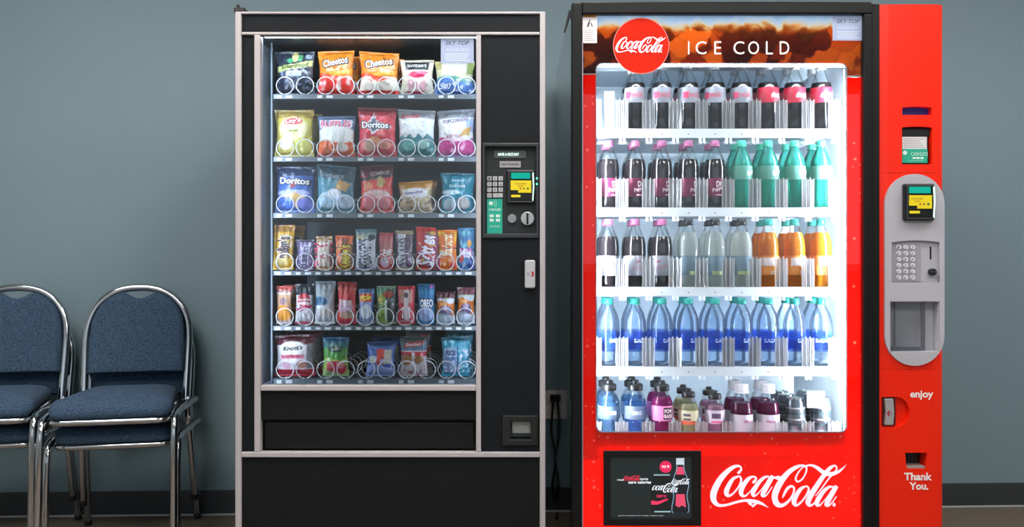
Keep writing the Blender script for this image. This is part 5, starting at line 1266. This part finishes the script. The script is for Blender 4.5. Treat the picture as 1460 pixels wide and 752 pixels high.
def kindspec(kind):
    D = dict
    T = {
     'silver': D(name='soda_bottle', H=H1, r=R1, pf=prof_soda, shell=CLEARP, liquid=M_cola, fill=.70, lab=(.40, .625, L_silver), capcol=C_silver, texts=[('#', -.55, .51, .018, .020, 'd8426c', 0, 0), ('@', .2, .51, .05, .02, 'c9405e', 0, 0)]),
     'red': D(name='soda_bottle', H=H1, r=R1, pf=prof_soda, shell=CLEARP, liquid=M_cola, fill=.70, lab=(.40, .625, L_red), capcol=C_silver, texts=[('@', .25, .51, .055, .02, 'f8e6ec', 0, 0)]),
     'maroon': D(name='soda_bottle', H=H1, r=R1, pf=prof_soda, shell=CLEARP, liquid=M_cola2, fill=.72, lab=(.17, .44, L_maroon), capcol=C_pink, texts=[('Dr', .35, .36, .022, .018, 'f0dce6', .3, .3), ('Pepper', .3, .28, .042, .016, 'f0dce6', .3, .3), ('#', .4, .195, .03, .003, 'f0dce6', 0, 0)]),
     'green': D(name='soda_bottle', H=H1, r=R1, pf=prof_soda, shell=M_green, liquid=M_green, fill=.66, lab=(.42, .62, L_green), capcol=C_green, texts=[('Sprite', .45, .52, .042, .018, 'f6fffc', .25, .2)]),
     'white': D(name='soda_bottle', H=H1, r=R1, pf=prof_soda, shell=CLEARP, liquid=M_cola2, fill=.74, lab=(.17, .46, L_white), capcol=C_pink, texts=[('Diet', -.2, .38, .02, .011, '9a4a60', .2, .2), ('Dr Pepper', .1, .29, .048, .014, 'b88a98', .25, .2)]),
     'pale': D(name='soda_bottle', H=H1, r=R1 * 1.05, pf=prof_soda, shell=CLEARP, liquid=M_pale, fill=.80, lab=(.18, .46, L_palebl), capcol=C_black, texts=[('Fresca', .3, .35, .034, .012, '6f8fa8', .1, .2), ('#', .1, .21, .05, .012, 'b9cf9a', 0, 0)]),
     'orange': D(name='soda_bottle', H=H1, r=R1, pf=prof_soda, shell=CLEARP, liquid=M_orange, fill=.80, lab=(.18, .46, L_fanta), capcol=C_teal, texts=[('#', 0, .37, .05, .026, 'f3e6e4', 0, 0), ('Fanta', .05, .36, .036, .018, '27489c', .15, .1), ('#', .3, .215, .014, .012, 'f7dcc0', 0, 0)]),
     'water': D(name='water_bottle', H=H1 * .985, r=R1 * 1.04, pf=prof_water, shell=M_waterp, liquid=None, fill=0, lab=(.22, .50, L_blue), capcol=C_teal, texts=[('DASANI', .3, .38, .05, .012, 'e6f0fc', 0, 0)]),
     'clearsport': D(name='sports_drink_bottle', H=.212, r=.0365, pf=prof_sport, shell=CLEARP, liquid=M_blueq, fill=.78, lab=(.42, .62, clear('label_clear_blue', (.8, .9, .97), .6, .1, milky=.35, milkcol='b9d2e8')), capcol=C_black, capsport=True, capr=.52, texts=[('POWER', .2, .52, .04, .012, 'e6eef6', 0, 0)]),
     'bluesport': D(name='sports_drink_bottle', H=.212, r=.0365, pf=prof_sport, shell=CLEARP, liquid=M_blueq2, fill=.70, lab=(.42, .62, clear('label_mist', (.8, .9, .97), .6, .1, milky=.5, milkcol='c4d6e6')), capcol=C_black, capsport=True, capr=.52, texts=[('ZERO', .2, .52, .034, .012, 'f2f6fa', 0, 0)]),
     'purplesport': D(name='sports_drink_bottle', H=.210, r=.0355, pf=prof_sport, shell=CLEARP, liquid=M_purp, fill=.76, lab=(.40, .63, L_pw), capcol=C_black, capsport=True, capr=.52, texts=[('#', .1, .515, .036, .038, '3a2038', 0, 0), ('POW', .1, .55, .030, .013, 'fbeaf4', 0, 0), ('RADE', .1, .475, .030, .013, 'fbeaf4', 0, 0)]),
     'yellow': D(name='juice_bottle', H=.185, r=.033, pf=prof_sport, shell=CLEARP, liquid=M_yelq, fill=.74, lab=(.40, .63, pm('label_straw', 'd8d6b4', .4)), capcol=C_black, capsport=True, capr=.5, texts=[('#', -.45, .52, .024, .022, '54545c', 0, 0), ('#', -.3, .42, .05, .012, 'e0603a', 0, 0)]),
     'pinkdrink': D(name='juice_bottle', H=.178, r=.032, pf=prof_sport, shell=CLEARP, liquid=M_pinkq, fill=.74, lab=(.42, .66, pm('label_lilac', 'd9cfe2', .4)), capcol=C_black, capsport=True, capr=.5, texts=[('#', -.3, .56, .03, .016, '57435f', 0, 0), ('#', 0, .45, .05, .006, 'e05a8c', 0, 0)]),
     'plum': D(name='vitamin_drink_bottle', H=.200, r=.0365, pf=prof_vit, shell=CLEARP, liquid=M_vit, fill=.70, lab=(.06, .52, L_plain), capcol=C_white, capr=.56, capz=.86, texts=[('#', 0, .18, .034, .03, '8c98b8', 0, 0), ('vitamin', 0, .42, .036, .010, 'b06a94', 0, 0)]),
    }
    return T[kind]
TEXT = {
 'silver': 'cola bottle with silver label', 'red': 'cola bottle with red label', 'maroon': 'dark soda bottle, maroon label, pink cap',
 'green': 'green lemon-lime soda bottle', 'white': 'dark soda bottle, white label, pink cap', 'pale': 'pale clear soda bottle, black cap',
 'orange': 'orange soda bottle, teal cap', 'water': 'clear water bottle, blue label, teal cap', 'clearsport': 'clear pale-blue sports drink bottle',
 'bluesport': 'blue sports drink bottle, black cap', 'purplesport': 'purple sports drink bottle, black cap', 'yellow': 'pale yellow drink bottle, dark cap',
 'pinkdrink': 'lilac and pink drink bottle, dark cap', 'plum': 'plum drink bottle, white cap'}
ORD = ['first', 'second', 'third', 'fourth', 'fifth', 'sixth', 'seventh', 'eighth', 'ninth']
SHELFN = ['top', 'second', 'third', 'fourth', 'bottom']
PLAN = [[None] + ['silver'] * 5 + ['red'] * 3, ['maroon'] * 5 + ['green'] * 4, ['white'] * 3 + ['pale'] * 3 + ['orange'] * 3, ['water'] * 9,
        ['clearsport', 'bluesport', 'purplesport', 'yellow', 'pinkdrink', 'plum', 'plum']]
jit = random.Random(3)
for ri, row in enumerate(PLAN):
    for i, kind in enumerate(row):
        if kind is None: continue
        for depth in (0, 1):
            y = BY + .004 + depth * .082
            x = X(SLOT[i], BY)
            z = SHZ[ri] + .0003
            lab_ = '%s, front bottle of %s lane on %s cooler shelf' % (TEXT[kind], ORD[i], SHELFN[ri])
            if depth: lab_ = '%s, rear bottle of %s lane on %s cooler shelf' % (TEXT[kind], ORD[i], SHELFN[ri])
            grp = 'drinks on the %s cooler shelf' % SHELFN[ri]
            rz = jit.uniform(-.5, .5)
            if kind not in protos:
                k = kindspec(kind); nm = k.pop('name')
                protos[kind] = make_bottle(nm, kind, lab_, 'bottle', grp, (x, y, z), **k)
                protos[kind].rotation_euler = (0, 0, rz)
            else:
                dup(protos[kind], (x, y, z), lab_, grp, (0, 0, rz))
# cans
def make_can(label, loc):
    t = thing('drink_can', label, 'can', (0, 0, 0), 'cans on the bottom cooler shelf')
    r = .031; H = .155
    m = pm('can_silver', '666f76', .3, metal=.8)
    MB().lathe([(r * .78, 0), (r * .84, .003), (r, .012), (r, H - .014), (r * .86, H - .003), (r * .84, H)], 30).build('can_body', m, t, smooth=True, world=False)
    MB().lathe([(r * .87, H - .002), (r * .88, H + .001), (r * .84, H + .0012), (r * .80, H - .003)], 30, cap=False).build('rim', pm('can_rim', 'd8dde2', .2, metal=.8), t, smooth=True, world=False)
    MB().prism([(-.006, -.004), (.006, -.004), (.006, .012), (-.006, .012)], 0, .001)
    tb = MB(); tb.lathe([(.010, H), (.010, H + .0016)], 16); tb.build('pull_tab', pm('can_tab', '9fc4b4', .3, metal=.5), t, world=False)
    for k in range(5):
        z = .05 + k * .018
        MB().lathe([(r * 1.004, z), (r * 1.004, z + (.008 if k % 2 else .005))], 30, cap=False).build('printed_band', paint('2a4046' if k % 2 else '8f979f'), t, smooth=True, world=False)
    t.location = loc; return t
cz = SHZ[4] + .0003
c0 = make_can('silver drink can, left of the two front cans on bottom cooler shelf', (X(1134, BY), BY, cz))
dup(c0, (X(1170, BY), BY, cz), 'silver drink can behind the pale card, right front can on bottom cooler shelf')
dup(c0, (X(1132, BY), BY + .07, cz), 'silver drink can right behind the left front can on bottom cooler shelf')
dup(c0, (X(1170, BY), BY + .07, cz), 'silver drink can right behind the right front can on bottom cooler shelf')
dup(c0, (X(1132, BY), BY + .14, cz), 'silver drink can third in the left can lane of bottom cooler shelf')
dup(c0, (X(1170, BY), BY + .14, cz), 'silver drink can third in the right can lane of bottom cooler shelf')
tag(MB().box(X(1155, .0), X(1180, .0), .0255, .0263, Z(584, .0), Z(560, .0)).build('price_card', paint('c2cad8')), 'blank pale card propped against the right front can on the bottom cooler shelf', 'card')
# empty first lane of the top shelf: white pusher
ps = MB(); ps.box(X(862, .05), X(876, .05), .05, .056, SHZ[0], Z(130, .05)); ps.box(X(858, .05), X(880, .05), .05, .2, SHZ[0], SHZ[0] + .004)
pso = ps.build('lane_pusher', pm('pusher_white', 'f0f4f8', .4), cm, bevel=.002)
sub(pso, MB().lathe([(.003, 0), (.003, .001)], 12, (X(868, .05), .0495, Z(178, .05))).build('pusher_screw', M_dark, None))
# ================================================================== CAMERA
cam = bpy.data.cameras.new('camera'); cam.lens = 36.0 * FPX / 1460.0; cam.sensor_width = 36.0; cam.sensor_fit = 'HORIZONTAL'
co = bpy.data.objects.new('camera', cam); COL.objects.link(co)
co.location = (0, -DIST, CAMZ); co.rotation_euler = (PI / 2, 0, 0); cam.clip_start = .05
SC.camera = co
w = bpy.data.worlds.new('world'); SC.world = w; w.use_nodes = True
w.node_tree.nodes['Background'].inputs[0].default_value = (.5, .55, .6, 1); w.node_tree.nodes['Background'].inputs[1].default_value = 0.0
SC.view_settings.view_transform = 'Standard'; SC.view_settings.look = 'None'; SC.view_settings.gamma = 1.0; SC.view_settings.use_curve_mapping = False
SC.view_settings.exposure = 0.0
SC.cycles.transparent_max_bounces = 32; SC.cycles.max_bounces = 8; SC.cycles.diffuse_bounces = 4; SC.cycles.glossy_bounces = 4; SC.cycles.transmission_bounces = 6
SC.cycles.sample_clamp_indirect = 4.0; SC.cycles.caustics_reflective = False; SC.cycles.caustics_refractive = False
SC.cycles.use_denoising = True
for m_ in bpy.data.materials: pass
